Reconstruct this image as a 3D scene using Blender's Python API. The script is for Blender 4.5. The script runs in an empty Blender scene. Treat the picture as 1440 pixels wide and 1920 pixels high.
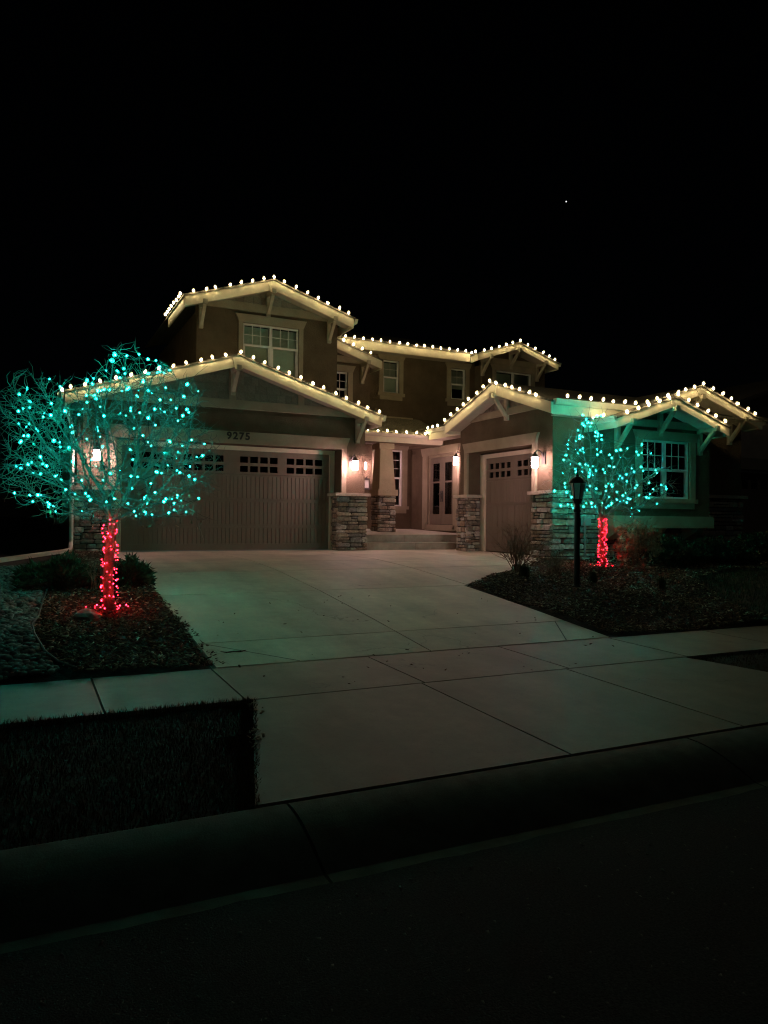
import bpy, bmesh, math, random
import numpy as np
from mathutils import Vector, Matrix

random.seed(7)
rng = np.random.default_rng(7)
scene = bpy.context.scene
C = scene.collection

# ------------------------------------------------------------------ camera
CAM_Z = 0.775
YAW, PITCH, ROLL = 0.45167, 0.01114, 0.00957
cam_d = bpy.data.cameras.new('camera')
cam = bpy.data.objects.new('camera', cam_d)
C.objects.link(cam)
f_ = Vector((math.sin(YAW) * math.cos(PITCH), math.cos(YAW) * math.cos(PITCH), math.sin(PITCH)))
r_ = Vector((math.cos(YAW), -math.sin(YAW), 0))
u_ = r_.cross(f_)
r2 = r_ * math.cos(ROLL) + u_ * math.sin(ROLL)
u2 = r2.cross(f_)
mw = Matrix.Identity(4)
for i in range(3):
    mw[i][0] = r2[i]; mw[i][1] = u2[i]; mw[i][2] = -f_[i]
mw[0][3], mw[1][3], mw[2][3] = 0, 0, CAM_Z
cam.matrix_world = mw
cam_d.sensor_fit = 'VERTICAL'
cam_d.sensor_height = 36
cam_d.sensor_width = 27
cam_d.lens = 1399.2 / 1920 * 36
cam_d.clip_start = 0.05
cam_d.clip_end = 3000
scene.camera = cam
RT = Vector((math.cos(YAW), -math.sin(YAW), 0))      # picture-right on the ground
FW = Vector((math.sin(YAW), math.cos(YAW), 0))

# ------------------------------------------------------------------ sky, moonlight, exposure
world = bpy.data.worlds.new('World')
scene.world = world
world.use_nodes = True
wn = world.node_tree.nodes
wl = world.node_tree.links
wn.clear()
wo = wn.new('ShaderNodeOutputWorld')
wb = wn.new('ShaderNodeBackground')
sky = wn.new('ShaderNodeTexSky')
sky.sky_type = 'NISHITA'
sky.sun_disc = False
sky.sun_elevation = math.radians(35)
sky.sun_rotation = math.radians(200)
wl.new(sky.outputs[0], wb.inputs[0])
wb.inputs[1].default_value = 0.0001
wl.new(wb.outputs[0], wo.inputs[0])

moon_d = bpy.data.lights.new('moon', 'SUN')
moon_d.energy = 0.02
moon_d.angle = math.radians(0.5)
moon_d.color = (0.95, 1.0, 0.95)
moon = bpy.data.objects.new('moon', moon_d)
moon.rotation_euler = (math.radians(55), 0, math.radians(-20))
C.objects.link(moon)

scene.view_settings.view_transform = 'Standard'
scene.view_settings.look = 'None'
scene.view_settings.exposure = -0.3
scene.view_settings.gamma = 1.0
scene.view_settings.use_curve_mapping = False
scene.cycles.use_denoising = True
scene.cycles.max_bounces = 6
scene.cycles.diffuse_bounces = 3
scene.cycles.glossy_bounces = 3
scene.cycles.transparent_max_bounces = 8
scene.cycles.caustics_reflective = False
scene.cycles.caustics_refractive = False
scene.cycles.sample_clamp_indirect = 3.0
scene.cycles.use_light_tree = True
scene.cycles.filter_width = 1.2

# light strengths (radiance of the glowing surfaces)
BULB, LED_TEAL, LED_RED, JAR = 315.0, 1250.0, 210.0, 200.0

# ------------------------------------------------------------------ materials
def new_mat(name):
    m = bpy.data.materials.new(name)
    m.use_nodes = True
    nt = m.node_tree
    bs = nt.nodes.get('Principled BSDF')
    return m, nt, bs

def surf(name, col, rough=0.8, var=0.15, scale=6.0, bump=0.0, bscale=60.0, col2=None, obj_random=0.0, spec=0.3, metallic=0.0, detail=6.0, bdist=0.02, stain=0.0):
    """Principled material: noise-mixed colour, optional per-object shade, fine relief."""
    m, nt, bs = new_mat(name)
    N, L = nt.nodes, nt.links
    tc = N.new('ShaderNodeTexCoord')
    no = N.new('ShaderNodeTexNoise')
    no.inputs['Scale'].default_value = scale
    no.inputs['Detail'].default_value = detail
    no.inputs['Roughness'].default_value = 0.6
    L.new(tc.outputs['Object'], no.inputs['Vector'])
    mix = N.new('ShaderNodeMix'); mix.data_type = 'RGBA'
    c2 = col2 if col2 else tuple(c * (1 - var * 2) for c in col)
    c1 = col if col2 else tuple(min(1, c * (1 + var)) for c in col)
    mix.inputs[6].default_value = (*c1, 1)
    mix.inputs[7].default_value = (*c2, 1)
    rmp = N.new('ShaderNodeMapRange')
    rmp.inputs[1].default_value = 0.3; rmp.inputs[2].default_value = 0.7
    L.new(no.outputs[0], rmp.inputs[0])
    L.new(rmp.outputs[0], mix.inputs[0])
    out = mix.outputs[2]
    if stain > 0:
        n3 = N.new('ShaderNodeTexNoise')
        n3.inputs['Scale'].default_value = 0.55; n3.inputs['Detail'].default_value = 8; n3.inputs['Roughness'].default_value = 0.65
        L.new(tc.outputs['Object'], n3.inputs['Vector'])
        mr3 = N.new('ShaderNodeMapRange')
        mr3.inputs[1].default_value = 0.35; mr3.inputs[2].default_value = 0.68
        mr3.inputs[3].default_value = 1.0; mr3.inputs[4].default_value = 1.0 - stain
        L.new(n3.outputs[0], mr3.inputs[0])
        mul3 = N.new('ShaderNodeMix'); mul3.data_type = 'RGBA'; mul3.blend_type = 'MULTIPLY'
        mul3.inputs[0].default_value = 1.0
        L.new(out, mul3.inputs[6]); L.new(mr3.outputs[0], mul3.inputs[7])
        out = mul3.outputs[2]
    if obj_random > 0:
        oi = N.new('ShaderNodeObjectInfo')
        mr = N.new('ShaderNodeMapRange')
        mr.inputs[3].default_value = 1 - obj_random
        mr.inputs[4].default_value = 1 + obj_random
        L.new(oi.outputs['Random'], mr.inputs[0])
        mul = N.new('ShaderNodeMix'); mul.data_type = 'RGBA'; mul.blend_type = 'MULTIPLY'
        mul.inputs[0].default_value = 1.0
        L.new(out, mul.inputs[6]); L.new(mr.outputs[0], mul.inputs[7])
        out = mul.outputs[2]
    L.new(out, bs.inputs['Base Color'])
    bs.inputs['Roughness'].default_value = rough
    bs.inputs['Specular IOR Level'].default_value = spec
    bs.inputs['Metallic'].default_value = metallic
    if bump > 0:
        n2 = N.new('ShaderNodeTexNoise')
        n2.inputs['Scale'].default_value = bscale
        n2.inputs['Detail'].default_value = 4
        L.new(tc.outputs['Object'], n2.inputs['Vector'])
        bp = N.new('ShaderNodeBump')
        bp.inputs['Strength'].default_value = bump
        bp.inputs['Distance'].default_value = bdist
        L.new(n2.outputs[0], bp.inputs['Height'])
        L.new(bp.outputs[0], bs.inputs['Normal'])
    return m

def emit(name, col, strength, vary=0.0, clear=0.0):
    m = bpy.data.materials.new(name)
    m.use_nodes = True
    nt = m.node_tree
    nt.nodes.clear()
    o = nt.nodes.new('ShaderNodeOutputMaterial')
    e = nt.nodes.new('ShaderNodeEmission')
    e.inputs[0].default_value = (*col, 1)
    e.inputs[1].default_value = strength
    if vary > 0:
        oi = nt.nodes.new('ShaderNodeObjectInfo'); mr = nt.nodes.new('ShaderNodeMapRange')
        mr.inputs[3].default_value = strength * (1 - vary); mr.inputs[4].default_value = strength * (1 + vary)
        nt.links.new(oi.outputs['Random'], mr.inputs[0]); nt.links.new(mr.outputs[0], e.inputs[1])
    if clear > 0:
        t = nt.nodes.new('ShaderNodeBsdfTransparent'); mx = nt.nodes.new('ShaderNodeMixShader'); mx.inputs[0].default_value = clear
        nt.links.new(e.outputs[0], mx.inputs[1]); nt.links.new(t.outputs[0], mx.inputs[2]); nt.links.new(mx.outputs[0], o.inputs[0])
    else:
        nt.links.new(e.outputs[0], o.inputs[0])
    return m

def pane_mat(name, tint=(0.9, 0.95, 0.92)):
    m = bpy.data.materials.new(name)
    m.use_nodes = True
    nt = m.node_tree; nt.nodes.clear()
    o = nt.nodes.new('ShaderNodeOutputMaterial')
    t = nt.nodes.new('ShaderNodeBsdfTransparent')
    t.inputs[0].default_value = (*tint, 1)
    g = nt.nodes.new('ShaderNodeBsdfGlossy')
    g.inputs['Roughness'].default_value = 0.04
    g.inputs[0].default_value = (0.9, 0.9, 0.9, 1)
    fr = nt.nodes.new('ShaderNodeFresnel'); fr.inputs[0].default_value = 1.5
    mx = nt.nodes.new('ShaderNodeMixShader')
    nt.links.new(fr.outputs[0], mx.inputs[0])
    nt.links.new(t.outputs[0], mx.inputs[1])
    nt.links.new(g.outputs[0], mx.inputs[2])
    nt.links.new(mx.outputs[0], o.inputs[0])
    return m

def stone_mat(name):
    m, nt, bs = new_mat(name)
    N, L = nt.nodes, nt.links
    oi = N.new('ShaderNodeObjectInfo')
    rp = N.new('ShaderNodeValToRGB')
    e = rp.color_ramp.elements
    e[0].position = 0.0; e[0].color = (0.20, 0.165, 0.125, 1)
    e[1].position = 1.0; e[1].color = (0.40, 0.34, 0.26, 1)
    for p, c in ((0.2, (0.34, 0.29, 0.22, 1)), (0.4, (0.26, 0.245, 0.22, 1)), (0.55, (0.46, 0.38, 0.28, 1)), (0.7, (0.30, 0.22, 0.15, 1)), (0.85, (0.50, 0.46, 0.39, 1))):
        k = e.new(p); k.color = c
    rp.color_ramp.interpolation = 'CONSTANT'
    L.new(oi.outputs['Random'], rp.inputs[0])
    tc = N.new('ShaderNodeTexCoord')
    no = N.new('ShaderNodeTexNoise'); no.inputs['Scale'].default_value = 14; no.inputs['Detail'].default_value = 8
    ge = N.new('ShaderNodeNewGeometry')
    L.new(ge.outputs['Position'], no.inputs['Vector'])
    mr = N.new('ShaderNodeMapRange')
    mr.inputs[1].default_value = 0.3; mr.inputs[2].default_value = 0.7; mr.inputs[3].default_value = 0.6; mr.inputs[4].default_value = 1.25
    L.new(no.outputs[0], mr.inputs[0])
    mul = N.new('ShaderNodeMix'); mul.data_type = 'RGBA'; mul.blend_type = 'MULTIPLY'; mul.inputs[0].default_value = 1
    L.new(rp.outputs[0], mul.inputs[6]); L.new(mr.outputs[0], mul.inputs[7])
    L.new(mul.outputs[2], bs.inputs['Base Color'])
    bs.inputs['Roughness'].default_value = 0.9
    bp = N.new('ShaderNodeBump'); bp.inputs['Strength'].default_value = 0.8; bp.inputs['Distance'].default_value = 0.03
    n2 = N.new('ShaderNodeTexNoise'); n2.inputs['Scale'].default_value = 35; n2.inputs['Detail'].default_value = 6
    L.new(ge.outputs['Position'], n2.inputs['Vector'])
    L.new(n2.outputs[0], bp.inputs['Height'])
    L.new(bp.outputs[0], bs.inputs['Normal'])
    return m

def concrete_mat(name, col):
    """broom-finished slab: mottling, wheel wear, pits, hairline cracks"""
    m, nt, bs = new_mat(name)
    N, L = nt.nodes, nt.links
    ge = N.new('ShaderNodeNewGeometry')
    def noise(scale, detail=6, vec=None, rough=0.6):
        n = N.new('ShaderNodeTexNoise'); n.inputs['Scale'].default_value = scale; n.inputs['Detail'].default_value = detail; n.inputs['Roughness'].default_value = rough
        L.new(vec or ge.outputs['Position'], n.inputs['Vector']); return n.outputs[0]
    def rng_(src, a, b, c, d):
        r = N.new('ShaderNodeMapRange'); r.inputs[1].default_value = a; r.inputs[2].default_value = b; r.inputs[3].default_value = c; r.inputs[4].default_value = d
        L.new(src, r.inputs[0]); return r.outputs[0]
    def mul(a, b):
        k = N.new('ShaderNodeMath'); k.operation = 'MULTIPLY'; L.new(a, k.inputs[0]); L.new(b, k.inputs[1]); return k.outputs[0]
    mp = N.new('ShaderNodeMapping'); mp.inputs['Scale'].default_value = (1.7, 0.12, 1); L.new(ge.outputs['Position'], mp.inputs[0])
    v = mul(rng_(noise(0.7, 8), .32, .68, 1.12, .70), rng_(noise(1.0, 5, mp.outputs[0]), .35, .7, 1.08, .78))
    v = mul(v, rng_(noise(7.0, 9, rough=.75), .3, .7, 1.12, .86))
    v = mul(v, rng_(noise(55.0, 3), .60, .70, 1.0, .72))
    vo = N.new('ShaderNodeTexVoronoi'); vo.feature = 'DISTANCE_TO_EDGE'; vo.inputs['Scale'].default_value = 0.33
    wv = N.new('ShaderNodeVectorMath'); wv.operation = 'ADD'
    nn = N.new('ShaderNodeTexNoise'); nn.inputs['Scale'].default_value = 1.6; nn.inputs['Detail'].default_value = 5; L.new(ge.outputs['Position'], nn.inputs['Vector'])
    sc = N.new('ShaderNodeVectorMath'); sc.operation = 'SCALE'; sc.inputs['Scale'].default_value = 0.9; L.new(nn.outputs['Color'], sc.inputs[0])
    L.new(ge.outputs['Position'], wv.inputs[0]); L.new(sc.outputs[0], wv.inputs[1]); L.new(wv.outputs[0], vo.inputs['Vector'])
    crack = rng_(vo.outputs['Distance'], 0.0, .0035, .45, 1.0)
    gate = rng_(noise(0.35, 2), .52, .56, 1.0, 0.0)
    mxc = N.new('ShaderNodeMix'); mxc.inputs[2].default_value = 1.0; L.new(gate, mxc.inputs[0]); L.new(crack, mxc.inputs[2]); mxc.inputs[3].default_value = 1.0
    v = mul(v, mxc.outputs[0])
    oi = N.new('ShaderNodeObjectInfo'); v = mul(v, rng_(oi.outputs['Random'], 0, 1, .93, 1.07))
    mx = N.new('ShaderNodeMix'); mx.data_type = 'RGBA'; mx.blend_type = 'MULTIPLY'; mx.inputs[0].default_value = 1; mx.inputs[6].default_value = (*col, 1)
    L.new(v, mx.inputs[7]); L.new(mx.outputs[2], bs.inputs['Base Color'])
    bs.inputs['Roughness'].default_value = 0.62; bs.inputs['Specular IOR Level'].default_value = 0.4
    mp2 = N.new('ShaderNodeMapping'); mp2.inputs['Scale'].default_value = (12, 170, 20); L.new(ge.outputs['Position'], mp2.inputs[0])
    bp = N.new('ShaderNodeBump'); bp.inputs['Strength'].default_value = .35; bp.inputs['Distance'].default_value = .004
    L.new(noise(1.0, 4, mp2.outputs[0]), bp.inputs['Height']); L.new(bp.outputs[0], bs.inputs['Normal'])
    return m

M = {}
M['stucco'] = surf('stucco', (0.15, 0.112, 0.072), 0.95, 0.10, 2.2, 0.75, 42, spec=0.1, bdist=0.028, stain=0.15)
M['trim_stucco'] = surf('trim_stucco', (0.37, 0.31, 0.215), 0.95, 0.08, 3, 0.6, 60, spec=0.1, bdist=0.016)
M['fascia'] = surf('fascia_paint', (0.72, 0.64, 0.46), 0.6, 0.07, 3.0, 0.12, 40, spec=0.25, bdist=0.006)
M['bracket'] = surf('shaded_bracket_paint', (0.47, 0.41, 0.29), 0.65, 0.1, 4.0)  # fascia colour darkened, so the shade on the brackets is painted in
M['column_stucco'] = surf('column_stucco', (0.52, 0.435, 0.295), 0.95, 0.08, 3, 0.6, 60, spec=0.1, bdist=0.016)
M['soffit'] = surf('soffit_paint', (0.48, 0.42, 0.32), 0.7, 0.05, 4)
M['gutter'] = surf('gutter_metal', (0.62, 0.56, 0.43), 0.45, 0.05, 2, spec=0.4)
M['shake'] = surf('shake_siding', (0.27, 0.235, 0.18), 0.85, 0.15, 9, 0.3, 30, obj_random=0.12)
M['door_paint'] = surf('garage_door_paint', (0.195, 0.155, 0.11), 0.55, 0.05, 5, 0.15, 45, spec=0.3, bdist=0.005)
M['vinyl'] = surf('white_vinyl', (0.80, 0.78, 0.72), 0.4, 0.02, 3)
M['glass'] = pane_mat('window_glass')
M['dark_glass'] = pane_mat('door_glass', (0.5, 0.55, 0.5))
M['room'] = surf('dark_room', (0.02, 0.02, 0.018), 0.9, 0.1)
M['blind'] = surf('window_blind', (0.78, 0.80, 0.68), 0.7, 0.04, 4)
M['curtain'] = surf('dark_curtain', (0.12, 0.05, 0.04), 0.9, 0.2, 9)
M['stone'] = stone_mat('ledge_stone')
M['mortar'] = surf('mortar', (0.07, 0.06, 0.05), 0.95, 0.2, 20, 0.3, 80)
M['capstone'] = surf('cap_stone', (0.50, 0.42, 0.32), 0.9, 0.12, 12, 0.5, 40)
M['roof'] = surf('roof_shingle', (0.115, 0.10, 0.075), 0.9, 0.3, 18, 0.4, 60)
M['shingle'] = surf('porch_shingle', (0.20, 0.175, 0.115), 0.9, 0.3, 22, 0.4, 60)
M['metal_dark'] = surf('dark_bronze', (0.03, 0.024, 0.02), 0.45, 0.1, 8, spec=0.5)
M['black_metal'] = surf('black_paint', (0.012, 0.012, 0.012), 0.35, 0.1, 8, spec=0.5)
M['lamp_glass'] = pane_mat('lantern_glass', (0.8, 0.85, 0.8))
M['frosted'] = surf('frosted_glass', (0.62, 0.66, 0.60), 0.35, 0.1, 25, spec=0.5)
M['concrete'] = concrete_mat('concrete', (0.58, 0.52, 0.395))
M['concrete_shaded'] = concrete_mat('shaded_concrete', (0.18, 0.165, 0.127))  # same concrete, with the dim light near the street put into its colour
M['kerb_concrete'] = surf('shaded_kerb_concrete', (0.15, 0.135, 0.108), 0.85, 0.2, 6.0, 0.4, 110, obj_random=0.08, spec=0.2, bdist=0.005, stain=0.4)  # random stains; base colour also darkened to stand for the unlit foreground
M['concrete_step'] = surf('concrete_step', (0.54, 0.50, 0.40), 0.85, 0.12, 5, 0.25, 90, obj_random=0.05, stain=0.35)
M['joint'] = surf('joint_fill', (0.035, 0.032, 0.028), 0.95, 0.2, 10)
M['asphalt'] = surf('asphalt', (0.040, 0.038, 0.036), 0.95, 0.35, 90, 0.9, 140, bdist=0.012, spec=0.2)
M['soil'] = surf('soil', (0.030, 0.023, 0.017), 0.98, 0.3, 14, 0.6, 30)
M['turf'] = surf('turf', (0.030, 0.026, 0.013), 0.98, 0.3, 9, 0.6, 30)
M['grass'] = surf('dormant_grass', (0.085, 0.068, 0.03), 0.9, 0.35, 3, spec=0.1)
M['grass_green'] = surf('green_grass', (0.035, 0.06, 0.02), 0.9, 0.35, 3, spec=0.1)
M['mulch'] = surf('bark_mulch', (0.125, 0.082, 0.052), 0.95, 0.55, 26, spec=0.1)
M['mulch_pale'] = surf('pale_chip', (0.40, 0.31, 0.22), 0.95, 0.3, 20, spec=0.1)
M['river_rock'] = surf('river_rock', (0.16, 0.148, 0.13), 0.8, 0.4, 9, spec=0.3)
M['boulder'] = surf('pink_sandstone', (0.42, 0.30, 0.24), 0.9, 0.2, 14, 0.5, 30)
M['bark'] = surf('tree_bark', (0.15, 0.125, 0.10), 0.9, 0.25, 22, 0.7, 60, bdist=0.01)
M['twig'] = surf('tree_twig', (0.19, 0.165, 0.135), 0.85, 0.2, 12)
M['shrub_twig'] = surf('shrub_twig', (0.20, 0.14, 0.095), 0.9, 0.25, 12)
M['dry_leaf'] = surf('dry_leaf', (0.36, 0.25, 0.16), 0.9, 0.3, 15)
M['juniper'] = surf('juniper_green', (0.045, 0.062, 0.028), 0.9, 0.35, 11)
M['wire_green'] = surf('green_wire', (0.01, 0.045, 0.03), 0.6, 0.1)
M['wire_brown'] = surf('string_wire', (0.06, 0.05, 0.035), 0.6, 0.1)
M['plastic_grey'] = surf('grey_conduit', (0.32, 0.33, 0.32), 0.6, 0.05)
M['edging'] = surf('bed_edging', (0.06, 0.057, 0.05), 0.7, 0.1)
M['digit'] = surf('house_digit', (0.045, 0.04, 0.032), 0.5, 0.1)
M['neighbour_wall'] = surf('neighbour_wall', (0.60, 0.48, 0.37), 0.9, 0.08, 3, 0.3, 50)
M['bulb'] = emit('warm_bulb', (1.0, 0.775, 0.40), BULB, 0.3)
M['jar'] = emit('lit_jar', (1.0, 0.57, 0.60), JAR)
M['led_teal'] = emit('teal_led', (0.004, 0.80, 0.62), LED_TEAL, 0.5)
M['led_red'] = emit('red_led', (1.0, 0.005, 0.013), LED_RED, 0.5)
M['bulb_halo'] = emit('warm_halo', (1.0, 0.76, 0.36), 1.7, 0.3, 0.5)  # faint glow of the added shells that imitate a halo round each bulb
M['led_halo'] = emit('teal_halo', (0.01, 0.80, 0.66), 1.3, 0.5, 0.62)  # glow for the halo shells added round the tree LEDs, teal and red
M['led_halo_red'] = emit('red_halo', (1.0, 0.015, 0.04), 1.0, 0.5, 0.62)
M['star'] = emit('star_light', (1, 1, 1), 3.0)

# ------------------------------------------------------------------ helpers
class MB:
    def __init__(s):
        s.v = []; s.f = []
    def add(s, vs, fs):
        o = len(s.v)
        s.v += [tuple(v) for v in vs]
        s.f += [tuple(i + o for i in f) for f in fs]
        return s
    def box(s, x0, x1, y0, y1, z0, z1):
        vs = [(x0, y0, z0), (x1, y0, z0), (x1, y1, z0), (x0, y1, z0), (x0, y0, z1), (x1, y0, z1), (x1, y1, z1), (x0, y1, z1)]
        return s.add(vs, [(0, 3, 2, 1), (4, 5, 6, 7), (0, 1, 5, 4), (1, 2, 6, 5), (2, 3, 7, 6), (3, 0, 4, 7)])
    def hexa(s, a, b):
        """a: four corners, b: the four opposite corners"""
        return s.add(list(a) + list(b), [(0, 1, 2, 3), (7, 6, 5, 4), (0, 4, 5, 1), (1, 5, 6, 2), (2, 6, 7, 3), (3, 7, 4, 0)])
    def prism(s, poly, fn, w0, w1):
        """poly: (u,z) outline; fn(u,w,z)->xyz"""
        n = len(poly)
        vs = [fn(u, w0, z) for u, z in poly] + [fn(u, w1, z) for u, z in poly]
        fs = [tuple(range(n)), tuple(range(2 * n - 1, n - 1, -1))]
        fs += [(i, i + n, (i + 1) % n + n, (i + 1) % n) for i in range(n)]
        return s.add(vs, fs)
    def beam(s, p0, p1, w, h, up=(0, 0, 1)):
        p0 = Vector(p0); p1 = Vector(p1)
        d = (p1 - p0).normalized()
        sd = d.cross(Vector(up))
        if sd.length < 1e-4: sd = d.cross(Vector((0, 1, 0)))
        sd.normalize(); uu = sd.cross(d)
        a = [p0 + sd * x * w / 2 + uu * y * h / 2 for x, y in ((-1, -1), (1, -1), (1, 1), (-1, 1))]
        b = [q + (p1 - p0) for q in a]
        return s.hexa(a, b)
    def tube(s, pts, rad, n=6, cap=True):
        pts = [Vector(p) for p in pts]
        if not hasattr(rad, '__len__'): rad = [rad] * len(pts)
        rings = []
        prev = None
        for i, p in enumerate(pts):
            d = (pts[min(i + 1, len(pts) - 1)] - pts[max(i - 1, 0)])
            if d.length < 1e-9: d = Vector((0, 0, 1))
            d.normalize()
            if prev is None:
                a = d.orthogonal().normalized()
            else:
                a = (prev - d * prev.dot(d))
                a = a.normalized() if a.length > 1e-6 else d.orthogonal().normalized()
            prev = a
            b = d.cross(a)
            rings.append([p + (a * math.cos(2 * math.pi * k / n) + b * math.sin(2 * math.pi * k / n)) * rad[i] for k in range(n)])
        vs = [q for r in rings for q in r]
        fs = []
        for i in range(len(rings) - 1):
            for k in range(n):
                fs.append((i * n + k, i * n + (k + 1) % n, (i + 1) * n + (k + 1) % n, (i + 1) * n + k))
        if cap and n > 2:
            fs.append(tuple(range(n - 1, -1, -1)))
            fs.append(tuple((len(rings) - 1) * n + k for k in range(n)))
        return s.add(vs, fs)
    def lathe(s, prof, n=12, c=(0, 0, 0)):
        vs = []
        for r, z in prof:
            vs += [(c[0] + r * math.cos(2 * math.pi * k / n), c[1] + r * math.sin(2 * math.pi * k / n), c[2] + z) for k in range(n)]
        fs = []
        for i in range(len(prof) - 1):
            for k in range(n):
                fs.append((i * n + k, i * n + (k + 1) % n, (i + 1) * n + (k + 1) % n, (i + 1) * n + k))
        fs.append(tuple(range(n - 1, -1, -1)))
        fs.append(tuple((len(prof) - 1) * n + k for k in range(n)))
        return s.add(vs, fs)

def to_mesh(name, mb, mat, recalc=True, smooth=False):
    me = bpy.data.meshes.new(name)
    me.from_pydata(mb.v, [], mb.f)
    if recalc:
        bm = bmesh.new(); bm.from_mesh(me)
        bmesh.ops.recalc_face_normals(bm, faces=bm.faces)
        bm.to_mesh(me); bm.free()
    me.materials.append(M[mat] if isinstance(mat, str) else mat)
    if smooth:
        me.polygons.foreach_set('use_smooth', [True] * len(me.polygons))
    me.update()
    return me

def link(o, parent=None):
    C.objects.link(o)
    if parent is not None:
        o.parent = parent
        if parent.type == 'EMPTY' or parent.location.length > 0:
            o.matrix_parent_inverse = parent_inv(parent)
    return o

def parent_inv(p):
    return Matrix.Translation(-p.location)
def mk(name, mb, mat, parent=None, recalc=True, smooth=False):
    o = bpy.data.objects.new(name, to_mesh(name, mb, mat, recalc, smooth))
    return link(o, parent)

def inst(name, me, parent, loc, scale=(1, 1, 1), rot=None):
    """a further object that shares mesh data; the parent must be an Empty or a mesh at the world origin"""
    o = bpy.data.objects.new(name, me)
    o.location = loc; o.scale = scale
    if rot is not None: o.rotation_euler = rot
    return link(o, parent)

def thing(name, label, cat, loc, group=None):
    o = bpy.data.objects.new(name, None)
    o.empty_display_size = 0.2
    o.location = loc
    C.objects.link(o)
    o['label'] = label; o['category'] = cat
    if group: o['group'] = group
    return o

def tag(o, label, cat, group=None, kind=None):
    o['label'] = label
    if cat: o['category'] = cat
    if group: o['group'] = group
    if kind: o['kind'] = kind
    return o

def struct(o, label, kind='structure'):
    o['kind'] = kind; o['label'] = label
    return o

def fnY(u, w, z): return (u, w, z)
def fnX(u, w, z): return (w, u, z)

def raw_mesh(name, verts, faces_tri, mat):
    """fast mesh from numpy arrays (n,3) and (m,3)"""
    me = bpy.data.meshes.new(name)
    nv, nf = len(verts), len(faces_tri)
    me.vertices.add(nv); me.vertices.foreach_set('co', np.asarray(verts, dtype=np.float32).ravel())
    me.loops.add(nf * 3); me.loops.foreach_set('vertex_index', np.asarray(faces_tri, dtype=np.int32).ravel())
    me.polygons.add(nf)
    me.polygons.foreach_set('loop_start', np.arange(0, nf * 3, 3, dtype=np.int32))
    me.update(calc_edges=True)
    me.validate()
    me.materials.append(M[mat])
    return me

# ------------------------------------------------------------------ ground profile (metres; garage floor = 0)
PY = [-80, 2.70, 3.0, 3.45, 3.75, 5.7, 6.97, 8.45, 10.27, 12.4, 13.9, 17.9, 400]
PZ = [-.84, -.84, -.85, -.735, -.70, -.645, -.62, -.454, -.27, -.095, -.02, 0, 0]
def gz(y): return float(np.interp(y, PY, PZ))
BREAKS = [2.7, 3.0, 3.45, 3.75, 5.7, 6.97, 7.6, 8.0, 8.45, 9.0, 9.6, 10.27, 10.9, 11.6, 12.4, 13.1, 13.9, 15.5, 17.9]

# base sheet out to the horizon, 6 cm under every surface laid on it
mb = MB()
ys = [-400, -80, -20] + [2.7, 3.75, 5.7, 6.97, 8.45, 10.27, 12.4, 13.9, 17.9, 30, 60, 150, 600, 1500]
xs = [-1200, -300, -60, -20, -8, 0, 8, 20, 60, 300, 1200]
gv = [(x, y, (gz(y) if y > 2.7 else -.84) - 0.06) for y in ys for x in xs]
nx = len(xs)
gf = [(j * nx + i, j * nx + i + 1, (j + 1) * nx + i + 1, (j + 1) * nx + i) for j in range(len(ys) - 1) for i in range(nx - 1)]
mb.add(gv, gf)
struct(mk('ground', mb, 'turf'), 'dark open ground around the house lot')

def slab(name, parent, xl, xr, y0, y1, gap=0.016, thick=0.10, mat='concrete', lift=0.0, nxdiv=1):
    """concrete panel between boundary functions xl(y), xr(y) that follows the ground profile, joints left open round it"""
    ysl = sorted(set([y0 + gap / 2, y1 - gap / 2] + [b for b in BREAKS if y0 + gap < b < y1 - gap]))
    m = MB()
    top = []; bot = []
    for y in ysl:
        a, b = xl(y) + gap / 2, xr(y) - gap / 2
        top.append([(a, y, gz(y) + lift), (b, y, gz(y) + lift)])
        bot.append([(a, y, gz(y) - thick), (b, y, gz(y) - thick)])
    vs = [p for row in top for p in row] + [p for row in bot for p in row]
    n = len(ysl); fs = []
    for i in range(n - 1):
        fs.append((2 * i, 2 * i + 1, 2 * i + 3, 2 * i + 2))
        fs.append((2 * n + 2 * i, 2 * n + 2 * i + 2, 2 * n + 2 * i + 3, 2 * n + 2 * i + 1))
        fs.append((2 * i, 2 * i + 2, 2 * n + 2 * i + 2, 2 * n + 2 * i))
        fs.append((2 * i + 1, 2 * n + 2 * i + 1, 2 * n + 2 * i + 3, 2 * i + 3))
    fs.append((0, 2 * n, 2 * n + 1, 1))
    fs.append((2 * n - 2, 2 * n - 1, 4 * n - 1, 4 * n - 2))
    m.add(vs, fs)
    return mk(name, m, mat, parent)

def K(c): return lambda y: c

# street
mb = MB()
xs = np.arange(-30, 60.1, 0.12)
edge = [(float(x), 3.075 + 0.005 * math.sin(x * 3.1) + 0.004 * math.sin(x * 7.7 + 1) + random.uniform(-.009, .009), -0.826) for x in xs]
n = len(edge)
vs = edge + [(e[0], 2.6, -.822) for e in edge] + [(e[0], -6, -.79) for e in edge] + [(e[0], -60, -.8) for e in edge]
fs = [(k * n + i, k * n + i + 1, (k + 1) * n + i + 1, (k + 1) * n + i) for k in range(3) for i in range(n - 1)]
mb.add(vs, fs)
struct(mk('street', mb, 'asphalt'), 'dark asphalt street in front of the kerb')
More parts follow.
